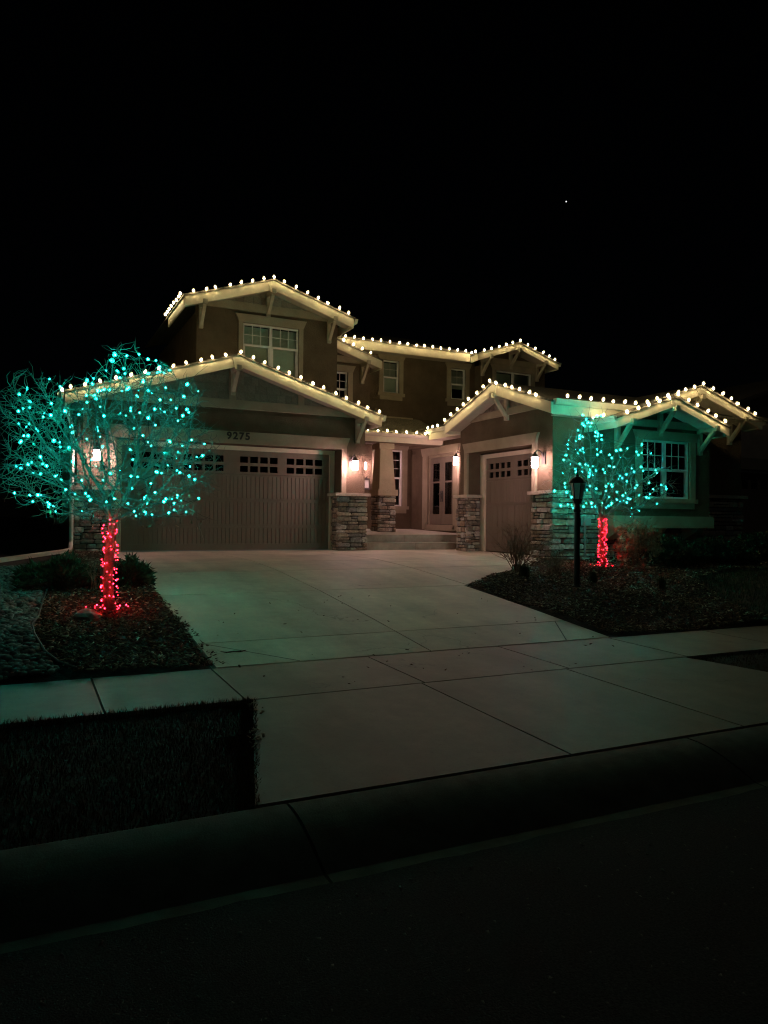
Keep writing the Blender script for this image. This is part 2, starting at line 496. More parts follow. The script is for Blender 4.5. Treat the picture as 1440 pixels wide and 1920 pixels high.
# loose grit on the asphalt
def chips(n, poly_fn, size, flat, zfn, rot_all=True, seed=1, aspect=(0.5, 1.0)):
    """n small irregular wedge chips as one vertex/triangle soup"""
    r = np.random.default_rng(seed)
    base = np.array([(-1, -.6, 0), (1, -.5, 0), (.9, .6, 0), (-.8, .7, 0), (.1, .05, 1.0), (-.2, 0, -1.0)])
    tri = np.array([(0, 1, 4), (1, 2, 4), (2, 3, 4), (3, 0, 4), (1, 0, 5), (2, 1, 5), (3, 2, 5), (0, 3, 5)])
    P = poly_fn(n, r)
    n = len(P)
    L = r.uniform(size[0], size[1], n)
    W = L * r.uniform(aspect[0], aspect[1], n)
    T = L * r.uniform(flat[0], flat[1], n)
    V = base[None] * np.stack([L, W, T], 1)[:, None, :] * 0.5
    V = V * r.uniform(0.75, 1.25, (n, 6, 1))
    yaw = r.uniform(0, 2 * np.pi, n); tilt = r.normal(0, 0.35, n); roll = r.normal(0, 0.35, n)
    cy, sy, ct, st, cr, sr = np.cos(yaw), np.sin(yaw), np.cos(tilt), np.sin(tilt), np.cos(roll), np.sin(roll)
    x, y, z = V[..., 0], V[..., 1], V[..., 2]
    x, z = x * ct[:, None] + z * st[:, None], -x * st[:, None] + z * ct[:, None]
    y, z = y * cr[:, None] - z * sr[:, None], y * sr[:, None] + z * cr[:, None]
    x, y = x * cy[:, None] - y * sy[:, None], x * sy[:, None] + y * cy[:, None]
    V = np.stack([x, y, z], -1)
    zz = np.array([zfn(a, b) for a, b in P])
    V += np.stack([P[:, 0], P[:, 1], zz + T * 0.25], 1)[:, None, :]
    F = (tri[None] + (np.arange(n) * 6)[:, None, None]).reshape(-1, 3)
    return V.reshape(-1, 3), F

def in_poly(pts, poly):
    x, y = pts[:, 0], pts[:, 1]
    c = np.zeros(len(pts), bool)
    m = len(poly)
    for i in range(m):
        x0, y0 = poly[i]; x1, y1 = poly[(i + 1) % m]
        k = ((y0 > y) != (y1 > y)) & (x < (x1 - x0) * (y - y0) / (y1 - y0 + 1e-12) + x0)
        c ^= k
    return c

def poly_sampler(poly, power=None):
    P = np.array(poly)
    lo, hi = P.min(0), P.max(0)
    def fn(n, r):
        out = np.zeros((0, 2))
        while len(out) < n:
            q = r.uniform(lo, hi, (n * 3, 2))
            out = np.concatenate([out, q[in_poly(q, poly)]])
        return out[:n]
    return fn

V, F = chips(1500, poly_sampler([(-1, 0.6), (6, 0.6), (9, 3.0), (-1, 3.0)]), (0.006, 0.022), (0.4, 0.8), lambda x, y: -.824, seed=11)
o = bpy.data.objects.new('road_gravel', raw_mesh('road_gravel', V, F, 'river_rock')); C.objects.link(o)
struct(o, 'loose grit scattered on the asphalt', 'stuff')

# kerb: mountable profile, cast in sections
kerb = bpy.data.objects.new('kerb', None); C.objects.link(kerb); struct(kerb, 'rolled concrete kerb and gutter along the street')
prof = [(2.62, -.842), (3.10, -.838)] + [(3.175 + .50 * k / 14, -.836 + .135 * math.sin(math.pi / 2 * k / 14)) for k in range(15)] + [(3.71, -.7005), (3.735, -.708), (3.735, -.95), (2.62, -.95)]
for i in range(-4, 9):
    x0 = 1.26 + i * 2.87 + 0.008; x1 = x0 + 2.87 - 0.016
    m = MB()
    n = len(prof)
    m.add([(x0, y, z) for y, z in prof] + [(x1, y, z) for y, z in prof],
          [tuple(range(n)), tuple(range(2 * n - 1, n - 1, -1))] + [(k, k + n, (k + 1) % n + n, (k + 1) % n) for k in range(n)])
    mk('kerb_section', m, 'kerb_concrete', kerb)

# sidewalk panels
sidewalk = bpy.data.objects.new('sidewalk', None); C.objects.link(sidewalk); struct(sidewalk, 'concrete sidewalk crossing in front of the driveway')
xsj = [-6.2, -4.7, -3.2, -1.0, 0.56, 1.6, 3.2, 4.8, 6.4, 8.0, 9.6, 11.2, 12.8, 14.4, 16]
for a, b in zip(xsj[:-1], xsj[1:]):
    slab('slab', sidewalk, K(a), K(b), 5.74, 6.955, mat='concrete_shaded')

# driveway panels (thing of the setting): apron, main drive, court
drive = bpy.data.objects.new('driveway', None); C.objects.link(drive); struct(drive, 'pale concrete driveway with panel joints')
def apl(y): return 1.09 + (y - 3.75) * 0.28          # flared apron edge
def apr(y): return 6.35 + 0.35 * max(0, (5.0 - y)) ** 1.6 + max(0, 5.74 - y) * .02
slab('slab', drive, apl, K(3.16), 3.75, 5.735, mat='concrete_shaded')
slab('slab', drive, K(3.16), K(4.75), 3.75, 5.735, mat='concrete_shaded')
slab('slab', drive, K(4.75), apr, 3.75, 5.735, mat='concrete_shaded')
J = [6.975, 7.82, 10.33, 12.3, 13.72, 17.95]
XL, XA, XB, XR = 1.65, 3.96, 6.55, 6.46
def court(y): return 6.46 if y <= 10.33 else min(10.83, 6.46 + (y - 10.33) * 1.36)
for (a, b) in zip(J[:-1], J[1:]):
    slab('slab', drive, K(XL), K(XA), a, b)
    if b <= 10.4:
        slab('slab', drive, K(XA), K(XR), a, b)
    else:
        slab('slab', drive, K(XA), K(XB), a, b)
for (a, b) in ((10.33, 12.3), (12.3, 13.3), (13.3, 17.95)):
    if a < 12.2:
        slab('slab', drive, K(6.55), lambda y: max(6.57, court(y)), 10.42, b)
    else:
        slab('slab', drive, K(6.55), court, a, b)
# sawn joints running slantwise across the corner panels
m = MB()
for p, q in (((1.70, 7.80), (2.48, 6.98)), ((6.28, 7.80), (5.79, 6.98))):
    d = Vector((q[0] - p[0], q[1] - p[1])).normalized(); s_ = Vector((-d.y, d.x)) * 0.007
    a = [(p[0] + s_.x, p[1] + s_.y), (p[0] - s_.x, p[1] - s_.y), (q[0] - s_.x, q[1] - s_.y), (q[0] + s_.x, q[1] + s_.y)]
    m.add([(x, y, gz(y) + .004) for x, y in a], [(0, 1, 2, 3)])
mk('sawn_joint', m, 'joint', drive)
# dark fill in the joints, 2 cm below the panels
m = MB()
ysl = [b for b in BREAKS if 3.7 < b]
for i in range(len(ysl) - 1):
    a, b = ysl[i], ysl[i + 1]
    ra = 6.3 if a < 10 else court(a); rb = 6.3 if b < 10.2 else court(b)
    m.add([(1.7 if a > 5.6 else 1.4, a, gz(a) - .035), (ra, a, gz(a) - .035), (rb, b, gz(b) - .035), (1.7 if b > 5.6 else 1.4, b, gz(b) - .035)], [(0, 1, 2, 3)])
mk('joint_filler', m, 'joint', drive)

# ------------------------------------------------------------------ planting beds, lawn, rock
def mound(x, y):
    return 0.035 + 0.03 * math.sin(x * 2.1 + y) + 0.02 * math.sin(y * 3.3 - x)
def bed_sheet(name, poly, mat, h=0.0, step=0.3, ms=1.0):
    """triangulated sheet over a polygon, following the ground, slightly mounded"""
    bm = bmesh.new()
    P = np.array(poly); lo, hi = P.min(0), P.max(0)
    vs = [bm.verts.new((x, y, 0)) for x, y in poly]
    f = bm.faces.new(vs)
    for axis in (0, 1):
        k = lo[axis] + step
        while k < hi[axis]:
            co = [0, 0, 0]; co[axis] = k; no = [0, 0, 0]; no[axis] = 1
            bmesh.ops.bisect_plane(bm, geom=bm.verts[:] + bm.edges[:] + bm.faces[:], plane_co=co, plane_no=no)
            k += step
    bmesh.ops.triangulate(bm, faces=bm.faces)
    bnd = {v for e in bm.edges if e.is_boundary for v in e.verts}
    for v in bm.verts:
        v.co.z = gz(v.co.y) + (h + ms * mound(v.co.x, v.co.y) if v not in bnd else -.03)
    bmesh.ops.recalc_face_normals(bm, faces=bm.faces)
    me = bpy.data.meshes.new(name); bm.to_mesh(me); bm.free()
    me.materials.append(M[mat])
    o = bpy.data.objects.new(name, me); C.objects.link(o)
    return o

LB = [(1.635, 6.99), (1.635, 12.2), (1.635, 17.3), (0.75, 17.3), (0.62, 14.6), (0.62, 13.2), (0.35, 11.2), (0.18, 9.2), (0.11, 8.67), (0.21, 7.56), (0.43, 6.99)]
RB = [(6.49, 6.97), (6.49, 10.25), (8.4, 11.75), (10.3, 13.12), (16.3, 13.02), (16.3, 11.3), (13.2, 10.9), (11.6, 10.3), (10.7, 9.2), (10.0, 8.0), (9.35, 6.97)]
RK = [(0.42, 6.99), (0.20, 7.56), (0.10, 8.67), (0.17, 9.2), (0.34, 11.2), (0.60, 13.15), (-5, 13.2), (-5, 6.99)]
struct(bed_sheet('mulch_bed', LB, 'soil'), 'dark soil of the bed beside the driveway and the big lit tree')
struct(bed_sheet('mulch_bed', RB, 'soil'), 'dark soil of the bed around the lamp post')
struct(bed_sheet('rock_bed', RK, 'soil'), 'bare earth under the river rock')
def bz(x, y): return gz(y) + mound(x, y)
for poly, n, sd, lab in ((LB, 13000, 3, 'dark bark mulch around the big lit tree'), (RB, 26000, 4, 'dark bark mulch around the lamp post')):
    V, F = chips(n, poly_sampler(poly), (0.03, 0.085), (0.12, 0.3), bz, seed=sd, aspect=(0.25, 0.6))
    o = bpy.data.objects.new('bark_mulch', raw_mesh('bark_mulch', V, F, 'mulch')); C.objects.link(o)
    struct(o, lab, 'stuff')
    V, F = chips(n // 14, poly_sampler(poly), (0.02, 0.075), (0.15, 0.3), lambda x, y: bz(x, y) + .012, seed=sd + 50, aspect=(0.3, 0.7))
    o = bpy.data.objects.new('pale_mulch', raw_mesh('pale_mulch', V, F, 'mulch_pale')); C.objects.link(o)
    struct(o, lab.replace('dark bark mulch', 'pale wood chips in the mulch'), 'stuff')

def pebbles(n, poly, size, zfn, seed, mat):
    r = np.random.default_rng(seed)
    bm = bmesh.new(); bmesh.ops.create_icosphere(bm, subdivisions=1, radius=0.5)
    base = np.array([v.co[:] for v in bm.verts]); tri = np.array([[v.index for v in f.verts] for f in bm.faces]); bm.free()
    P = poly_sampler(poly)(n, r); k = len(base)
    L = r.uniform(size[0], size[1], n)
    V = base[None] * np.stack([L, L * r.uniform(.6, .9, n), L * r.uniform(.4, .65, n)], 1)[:, None, :] * r.uniform(.85, 1.15, (n, k, 1))
    a = r.uniform(0, 6.28, n); ca, sa = np.cos(a)[:, None], np.sin(a)[:, None]
    V = np.stack([V[..., 0] * ca - V[..., 1] * sa, V[..., 0] * sa + V[..., 1] * ca, V[..., 2]], -1)
    zz = np.array([zfn(x, y) for x, y in P])
    V += np.stack([P[:, 0], P[:, 1], zz + L * .22], 1)[:, None]
    return V.reshape(-1, 3), (tri[None] + (np.arange(n) * k)[:, None, None]).reshape(-1, 3)
V, F = pebbles(6500, [(0.38, 7.0), (0.17, 7.56), (0.07, 8.67), (0.14, 9.2), (0.31, 11.2), (0.57, 13.15), (-1.9, 13.2), (-1.6, 7.0)], (0.045, 0.11), bz, 5, 'river_rock')
me = raw_mesh('river_rock', V, F, 'river_rock')
o = bpy.data.objects.new('river_rock', me); C.objects.link(o); struct(o, 'bed of rounded river rock beside the mulch', 'stuff')

# steel edging between rock and mulch
pts = [(0.45, 6.98), (0.31, 7.25), (0.21, 7.56), (0.13, 8.1), (0.11, 8.67), (0.18, 9.2), (0.26, 10.2), (0.35, 11.2), (0.5, 12.3), (0.62, 13.2)]
m = MB(); m.tube([(x, y, bz(x, y) + .035) for x, y in pts], 0.012, 6)
tag(mk('bed_edging', m, 'edging'), 'thin curved edging strip between river rock and mulch', 'edging')

def blades(n, poly, h, w, zfn, seed, mat, lean=0.5):
    r = np.random.default_rng(seed)
    P = poly_sampler(poly)(n, r)
    H = r.uniform(h[0], h[1], n); a = r.uniform(0, 6.28, n); b = r.uniform(0, 6.28, n); ln = np.abs(r.normal(0, lean, n)) * H
    z = np.array([zfn(x, y) for x, y in P])
    dx, dy = np.cos(a) * w, np.sin(a) * w
    p0 = np.stack([P[:, 0] - dx, P[:, 1] - dy, z - .01], 1); p1 = np.stack([P[:, 0] + dx, P[:, 1] + dy, z - .01], 1)
    tip = np.stack([P[:, 0] + np.cos(b) * ln, P[:, 1] + np.sin(b) * ln, z + H], 1)
    V = np.stack([p0, p1, tip], 1).reshape(-1, 3)
    F = np.arange(n * 3).reshape(-1, 3)
    return V, F
def lawn_patch(name, poly, label, n, seed, mat, h=(0.03, 0.06)):
    o = bed_sheet(name, poly, 'turf', -0.03, ms=.25); struct(o, label)
    V, F = blades(n, poly, h, 0.004, lambda x, y: gz(y) + .25 * mound(x, y) - .028, seed, mat)
    g = bpy.data.objects.new('grass', raw_mesh('grass', V, F, mat)); C.objects.link(g)
    struct(g, 'short dormant grass on the ' + label, 'stuff')
lawn_patch('lawn', [(-4, 3.745), (1.07, 3.745), (1.25, 4.4), (1.45, 5.1), (1.63, 5.74), (-4, 5.74)], 'dark parkway lawn strip between sidewalk and kerb', 34000, 21, 'grass', (0.015, 0.035))
lawn_patch('lawn', [(6.40, 5.73), (6.48, 5.0), (6.75, 4.6), (7.4, 4.1), (8.3, 3.75), (14, 3.75), (14, 5.73)], 'lawn strip beside the flared edge of the driveway apron', 16000, 22, 'grass', (0.015, 0.035))
lawn_patch('lawn', [(9.37, 6.98), (10.0, 8.0), (10.7, 9.2), (11.6, 10.3), (13.2, 10.9), (17, 11.3), (22, 11.3), (22, 6.98)], 'dark front lawn beyond the lamp post bed', 22000, 23, 'grass_green', (0.03, 0.08))
V, F = blades(1500, [(1.0, 3.75), (1.12, 3.75), (1.68, 5.74), (1.56, 5.74)], (0.012, 0.03), 0.004, lambda x, y: gz(y), 32, 'grass', 0.9)
o = bpy.data.objects.new('grass', raw_mesh('grass', V, F, 'grass')); C.objects.link(o); struct(o, 'ragged dry grass fringe along the driveway apron', 'stuff')
# taller grass fringe leaning over the sidewalk edge
V, F = blades(2600, [(-2.5, 5.62), (1.6, 5.62), (1.62, 5.76), (-2.5, 5.76)], (0.02, 0.045), 0.003, lambda x, y: gz(y), 31, 'grass', 0.6)
o = bpy.data.objects.new('grass', raw_mesh('grass', V, F, 'grass')); C.objects.link(o); struct(o, 'ragged dry grass fringe along the sidewalk', 'stuff')

# ------------------------------------------------------------------ the house
house = thing('house', 'tan stucco two storey house with stone pillars and lights along every roof edge', 'house', (9, 19, 0))

def holes_wall(m, fn, u0, u1, z0, z1, w0, w1, holes):
    us = sorted(set([u0, u1] + [h[0] for h in holes] + [h[1] for h in holes]))
    zs = sorted(set([z0, z1] + [h[2] for h in holes] + [h[3] for h in holes]))
    us = [u for u in us if u0 <= u <= u1]; zs = [z for z in zs if z0 <= z <= z1]
    for a, b in zip(us[:-1], us[1:]):
        for c, d in zip(zs[:-1], zs[1:]):
            mu, mz = (a + b) / 2, (c + d) / 2
            if any(h[0] < mu < h[1] and h[2] < mz < h[3] for h in holes): continue
            m.prism([(a, c), (b, c), (b, d), (a, d)], fn, w0, w1)

def fbox(m, fn, u0, u1, w0, w1, z0, z1):
    m.prism([(u0, z0), (u1, z0), (u1, z1), (u0, z1)], fn, w0, w1)

def gable(fn, uc, hw, zap, slope, wf, wb, ww, fd=0.25, lw=None, rw=None, eaves=(True, True), hwl=None, mat='roof'):
    """gabled roof: slopes, rake boards, soffit, eave boards. lw/rw: how far back each eave board runs"""
    hwl = hwl or hw
    top = lambda u: zap - slope * abs(u - uc)
    m = MB()
    for sgn, h in ((-1, hwl), (1, hw)):
        e = uc + sgn * (h + 0.03)
        m.prism([(uc, top(uc)), (e, top(e)), (e, top(e) - .045), (uc, top(uc) - .045)], fn, wf - .03, wb)
    mk('roof', m, mat, house)
    for sgn, h in ((-1, hwl), (1, hw)):
        e = uc + sgn * h
        m = MB()
        m.prism([(uc, top(uc) - .045), (e, top(e) - .045), (e, top(e) - .045 - fd), (uc, top(uc) - .045 - fd)], fn, wf, wf + .045)
        rb = mk('rake_board', m, 'fascia', house)
        m = MB()
        s0 = uc; s1 = uc + sgn * (h - .03)
        m.prism([(s0, top(s0) - .20), (s1, top(s1) - .20), (s1, top(s1) - .225), (s0, top(s0) - .225)], fn, wf + .045, ww)
        mk('soffit', m, 'soffit', house)
    for sgn, h, on, back in ((-1, hwl, eaves[0], lw), (1, hw, eaves[1], rw)):
        if not on: continue
        e = uc + sgn * h
        m = MB()
        fbox(m, fn, min(e, e - sgn * .04), max(e, e - sgn * .04), wf + .046, back or wb, top(e) - .05 - fd, top(e) - .05)
        mk('eave_board', m, 'fascia', house)
    m = MB()
    z = top(uc)
    m.prism([(uc - .17, z - .10), (uc + .17, z - .10), (uc + .085, z - .05 - fd - .06), (uc - .085, z - .05 - fd - .06)], fn, wf - .014, wf)
    mk('peak_block', m, 'fascia', house)
    return top

def gable_wall_poly(uc, top, u0, u1, zb, off=0.21):
    return [(u0, zb), (u1, zb), (u1, max(zb + .01, top(u1) - off)), (uc, top(uc) - off), (u0, max(zb + .01, top(u0) - off))]

def bracket(fn, u, ww, wf, z, drop=0.62, t=0.10):
    """knee brace: post on the wall, outlooker under the rake, slanting strut"""
    m = MB()
    fbox(m, fn, u - t / 2, u + t / 2, ww - .09, ww - .002, z - drop, z - .10)
    fbox(m, fn, u - t / 2, u + t / 2, wf - .07, ww - .002, z - .10, z + .02)
    a = fn(u, ww - .07, z - drop + .10); b = fn(u, wf + .06, z - .09)
    m.beam(a, b, t * .8, t * .8)
    return mk('bracket', m, 'bracket', house)

unit = to_mesh('piece', MB().box(-.5, .5, -.5, .5, -.5, .5), 'shake')
def pieces_material(mat):
    me = unit.copy(); me.materials.clear(); me.materials.append(M[mat]); return me
PLANK = pieces_material('door_paint'); SHAKE = unit; PANE_DARK = None

def piece(name, me, parent, fn, u0, u1, w0, w1, z0, z1):
    c = fn((u0 + u1) / 2, (w0 + w1) / 2, (z0 + z1) / 2)
    s = fn(u1 - u0, abs(w1 - w0), z1 - z0)
    return inst(name, me, parent, c, s)

def shakes(parent, fn, u0, u1, zb, top, w, row=0.19, off=0.24, seed=1):
    r = random.Random(seed)
    z = zb
    while z < zb + 2.5:
        u = u0
        while u < u1 - .02:
            wd = r.uniform(.13, .30)
            e = min(u1, u + wd)
            if top(u) - off >= z + row * .35 and top(e) - off >= z + row * .35:
                zt = min(z + row - .004, top(u) - off + .02, top(e) - off + .02)
                piece('shake', SHAKE, parent, fn, u + .004, e - .004, w - r.uniform(.012, .026), w + .02, z, zt)
            u = e
        z += row
        if z > top((u0 + u1) / 2) and z > max(top(u0), top(u1)): break

def casing(m_parent, fn, u0, u1, z0, z1, w, cw=0.13, hh=0.24, sill=True, proud=0.05, sw=0.09):
    """stucco surround: flared head, side strips, sill"""
    m = MB()
    m.prism([(u0 - cw, z1), (u1 + cw, z1), (u1 + cw + .02, z1 + .06), (u1 + cw + sw, z1 + hh), (u0 - cw - sw, z1 + hh), (u0 - cw - .02, z1 + .06)], fn, w - proud - .02, w - .001)
    for a, b in ((u0 - cw, u0), (u1, u1 + cw)):
        fbox(m, fn, a, b, w - proud, w - .001, z0, z1)
    if sill:
        fbox(m, fn, u0 - cw - .05, u1 + cw + .05, w - proud - .03, w - .001, z0 - .10, z0)
        fbox(m, fn, u0 - cw + .03, u1 + cw - .03, w - proud, w - .001, z0 - .23, z0 - .10)
    return mk('casing', m, 'trim_stucco', m_parent)

def window(fn, u0, u1, z0, z1, w, zmid, units=1, grid=(2, 2), lower_grid=None, blind=None, case=True, sill=True, frame=.045, depth=0.10, cw=.13, hh=.24):
    """hung window: frame and rails as one part; panes, glazing bars, blind, surround under it. w = wall face"""
    m = MB(); fw = frame
    wi = w + .03
    fbox(m, fn, u0, u1, wi, wi + .07, z1 - fw, z1); fbox(m, fn, u0, u1, wi, wi + .07, z0, z0 + fw)
    fbox(m, fn, u0, u0 + fw, wi, wi + .07, z0 + fw, z1 - fw); fbox(m, fn, u1 - fw, u1, wi, wi + .07, z0 + fw, z1 - fw)
    du = (u1 - u0) / units
    for k in range(1, units):
        fbox(m, fn, u0 + k * du - fw * .9, u0 + k * du + fw * .9, wi - .005, wi + .072, z0 + fw, z1 - fw)
    for k in range(units):
        a = u0 + k * du + (fw if k == 0 else fw * .9); b = u0 + (k + 1) * du - (fw if k == units - 1 else fw * .9)
        fbox(m, fn, a, b, wi - .008, wi + .06, zmid - .03, zmid + .03)
        # lower sash stiles
        fbox(m, fn, a, a + .03, wi + .004, wi + .055, z0 + fw, zmid - .03); fbox(m, fn, b - .03, b, wi + .004, wi + .055, z0 + fw, zmid - .03)
    root = mk('window', m, 'vinyl', house)
    for k in range(units):
        a = u0 + k * du + fw; b = u0 + (k + 1) * du - fw
        for (za, zb, g, wo_) in ((zmid + .03, z1 - fw, grid, .045), (z0 + fw, zmid - .03, lower_grid, .035)):
            m = MB(); fbox(m, fn, a, b, wi + wo_, wi + wo_ + .006, za, zb)
            mk('pane', m, 'glass', root)
            if g:
                m = MB()
                for i in range(1, g[0]):
                    x = a + (b - a) * i / g[0]; fbox(m, fn, x - .009, x + .009, wi + wo_ - .014, wi + wo_ - .002, za, zb)
                for j in range(1, g[1]):
                    z = za + (zb - za) * j / g[1]; fbox(m, fn, a, b, wi + wo_ - .0145, wi + wo_ - .0025, z - .009, z + .009)
                mk('glazing_bar', m, 'vinyl', root)
        if blind:
            m = MB(); z = z1 - fw - .02
            while z > (z0 + (1 - blind) * (z1 - z0)):
                p = [fn(a, wi + .10, z), fn(b, wi + .10, z), fn(b, wi + .125, z - .033), fn(a, wi + .125, z - .033)]
                q = [(x, y, zz - .004) for x, y, zz in p]
                m.hexa(p, q); z -= .036
            mk('blind', m, 'blind', root)
    m = MB()
    fbox(m, fn, u0 - .05, u1 + .05, wi + .32, wi + .34, z0 - .05, z1 + .05)
    mk('room_back', m, 'room', root)
    if case: casing(root, fn, u0, u1, z0, z1, w, cw=cw, hh=hh, sill=sill)
    return root

# ---- stone facing
stone_meshes = []
for k in range(10):
    r = random.Random(100 + k)
    bm = bmesh.new(); bmesh.ops.create_cube(bm, size=1)
    bmesh.ops.bevel(bm, geom=bm.edges[:], offset=0.14, segments=1, affect='EDGES')
    for v in bm.verts: v.co += Vector((r.uniform(-.05, .05), r.uniform(-.09, .09), r.uniform(-.07, .07)))
    me = bpy.data.meshes.new('stone'); bm.to_mesh(me); bm.free(); me.materials.append(M['stone'])
    stone_meshes.append(me)
def stone_face(parent, fn, u0, u1, z0, z1, w, out=-1, seed=1, hmin=.07, hmax=.155, lmin=.13, lmax=.40):
    r = random.Random(seed)
    z = z0
    while z < z1 - .02:
        h = r.uniform(hmin, hmax)
        if z + h > z1 - .05: h = z1 - z
        u = u0
        while u < u1 - .01:
            l = r.uniform(lmin, lmax)
            if u + l > u1 - .09: l = u1 - u
            split = h > .125 and r.random() < .3
            parts = ((z, h * .5), (z + h * .5, h * .5)) if split else ((z, h),)
            for zz, hh in parts:
                t = .12; pr_ = r.uniform(.012, .065)
                c = fn(u + l / 2, w + out * (pr_ - t / 2), zz + hh / 2)
                s = fn(l - .018, t, hh - .018)
                inst('stone', r.choice(stone_meshes), parent, c, s)
            u += l
        z += h
def cap(parent, x0, x1, y0, y1, z0, z1):
    m = MB(); m.box(x0, x1, y0, y1, z0, z1)
    return mk('cap_stone', m, 'capstone', parent)

# ==== double garage wing
top_L = gable(fnY, 4.46, 3.68, 4.60, 0.315, 16.95, 21.0, 17.5, lw=21.0, rw=19.0)
m = MB()
holes_wall(m, fnY, 1.06, 7.93, 0, 3.30, 17.5, 17.93, [(1.86, 7.26, -1, 2.56)])
m.prism(gable_wall_poly(4.46, top_L, 1.06, 7.93, 3.30), fnY, 17.52, 17.93)
m.box(1.06, 1.36, 17.93, 24, 0, 3.3); m.box(7.63, 7.93, 17.93, 21.7, 0, 3.3)
m.box(1.40, 7.60, 18.05, 18.15, -.05, 3.2)
mk('wall', m, 'stucco', house)
m = MB(); fbox(m, fnY, 0.98, 8.0, 17.44, 17.52, 3.39, 3.60); mk('band_board', m, 'trim_stucco', house)
for u in (2.76, 4.46, 6.17):
    m = MB(); fbox(m, fnY, u - .08, u + .08, 17.455, 17.52, 3.60, top_L(u) - .215); mk('gable_post', m, 'trim_stucco', house)
sid = mk('gable_siding', MB().prism(gable_wall_poly(4.46, top_L, 1.2, 7.75, 3.6, .22), fnY, 17.505, 17.52), 'shake', house)
for i, (a, b) in enumerate(((1.1, 2.68), (2.84, 4.38), (4.54, 6.09), (6.25, 7.8))):
    shakes(sid, fnY, a, b, 3.605, top_L, 17.505, seed=10 + i)
for u in (1.22, 4.46, 7.70):
    bracket(fnY, u, 17.5, 16.95, top_L(u) - .045 - .25 + .05 - (.05 if u == 4.46 else 0), .60)
# head trim and side strips round the opening
m = MB()
m.prism([(1.73, 2.56), (7.39, 2.56), (7.40, 2.64), (7.48, 2.85), (1.64, 2.85), (1.72, 2.64)], fnY, 17.43, 17.498)
fbox(m, fnY, 7.262, 7.39, 17.44, 17.498, 1.46, 2.56); fbox(m, fnY, 1.73, 1.858, 17.44, 17.498, 1.46, 2.56)
mk('opening_trim', m, 'trim_stucco', house)

def garage_door(fn, u0, u1, w, groups, ztop=2.45, secs=(0, .60, 1.24, 1.87, 2.45), rows=((1.93, 2.08), (2.155, 2.31)), pitch=.104, gapseams=()):
    """sectional door: backing slab, rails, planks in the lower sections, small panes in the top one"""
    m = MB()
    fbox(m, fn, u0, u1, w + .03, w + .06, 0.012, secs[3] - .004)
    # top section with holes for the panes
    holes = []
    for (a, b, n) in groups:
        pw = (b - a) / n
        for i in range(n):
            for (za, zb) in rows: holes.append((a + i * pw + pw * .10, a + (i + 1) * pw - pw * .10, za, zb))
    holes_wall(m, fn, u0, u1, secs[3] + .004, secs[4], w, w + .05, holes)
    # rails and stiles of the lower sections
    for k in range(3):
        za, zb = secs[k] + .008, secs[k + 1] - .008
        if k == 0: za = .02
        zr = .15 if k == 0 else .035
        fbox(m, fn, u0, u1, w, w + .03, za, za + zr); fbox(m, fn, u0, u1, w, w + .03, zb - .035, zb)
        for s in [u0 + .04] + list(gapseams) + [u1 - .04]:
            fbox(m, fn, s - .04, s + .04, w + .0005, w + .03, za + zr, zb - .035)
    root = mk('garage_door', m, 'door_paint', house)
    for k in range(3):
        za, zb = secs[k] + .008, secs[k + 1] - .008
        if k == 0: za = .02
        zr = .15 if k == 0 else .035
        edges = [u0 + .08] + [x for s in gapseams for x in (s - .04, s + .04)] + [u1 - .08]
        for a, b in zip(edges[::2], edges[1::2]):
            n = max(1, round((b - a) / pitch)); d = (b - a) / n
            for i in range(n):
                piece('plank', PLANK, root, fn, a + i * d + .006, a + (i + 1) * d - .006, w + .008 + random.uniform(-.0015, .0015), w + .03, za + zr + .003, zb - .038)
    m2 = None
    for h in holes:
        mm = MB(); fbox(mm, fn, h[0], h[1], w + .035, w + .04, h[2], h[3])
        mk('pane', mm, 'dark_glass', root)
    mm = MB(); fbox(mm, fn, u0 + .05, u1 - .05, w + .10, w + .11, 1.8, 2.44); mk('room_back', mm, 'room', root)
    return root
gL = garage_door(fnY, 2.03, 7.12, 17.95, [(2.20, 3.21, 4), (3.40, 4.41, 4), (4.76, 5.77, 4), (5.95, 6.96, 4)], gapseams=(3.305, 4.585, 5.86))
m = MB()
fbox(m, fnY, 1.87, 7.25, 17.90, 17.96, 2.45, 2.552)
fbox(m, fnY, 1.87, 2.03, 17.90, 17.96, 0.0, 2.45); fbox(m, fnY, 7.12, 7.25, 17.90, 17.96, 0.0, 2.45)
mk('door_frame', m, 'fascia', house)
m = MB(); m.box(2.03, 7.12, 17.93, 17.96, 0.001, 0.022); mk('weather_strip', m, 'plastic_grey', house)
# stone pillars of the wing
p = mk('stone_pillar', MB().box(7.20, 7.945, 17.46, 17.90, 0, 1.38), 'mortar', house)
stone_face(p, fnY, 7.15, 7.99, 0, 1.38, 17.46, seed=1); stone_face(p, fnX, 17.44, 17.88, 0, 1.38, 7.20, seed=2)
cap(p, 7.07, 8.04, 17.35, 17.93, 1.382, 1.46)
p = mk('stone_pillar', MB().box(1.05, 1.82, 17.46, 17.90, 0, 1.38), 'mortar', house)
stone_face(p, fnY, 1.0, 1.88, 0, 1.38, 17.46, seed=3); stone_face(p, fnX, 17.44, 18.6, 0, 1.38, 1.05, seed=4)
cap(p, .93, 1.95, 17.35, 17.93, 1.382, 1.46)
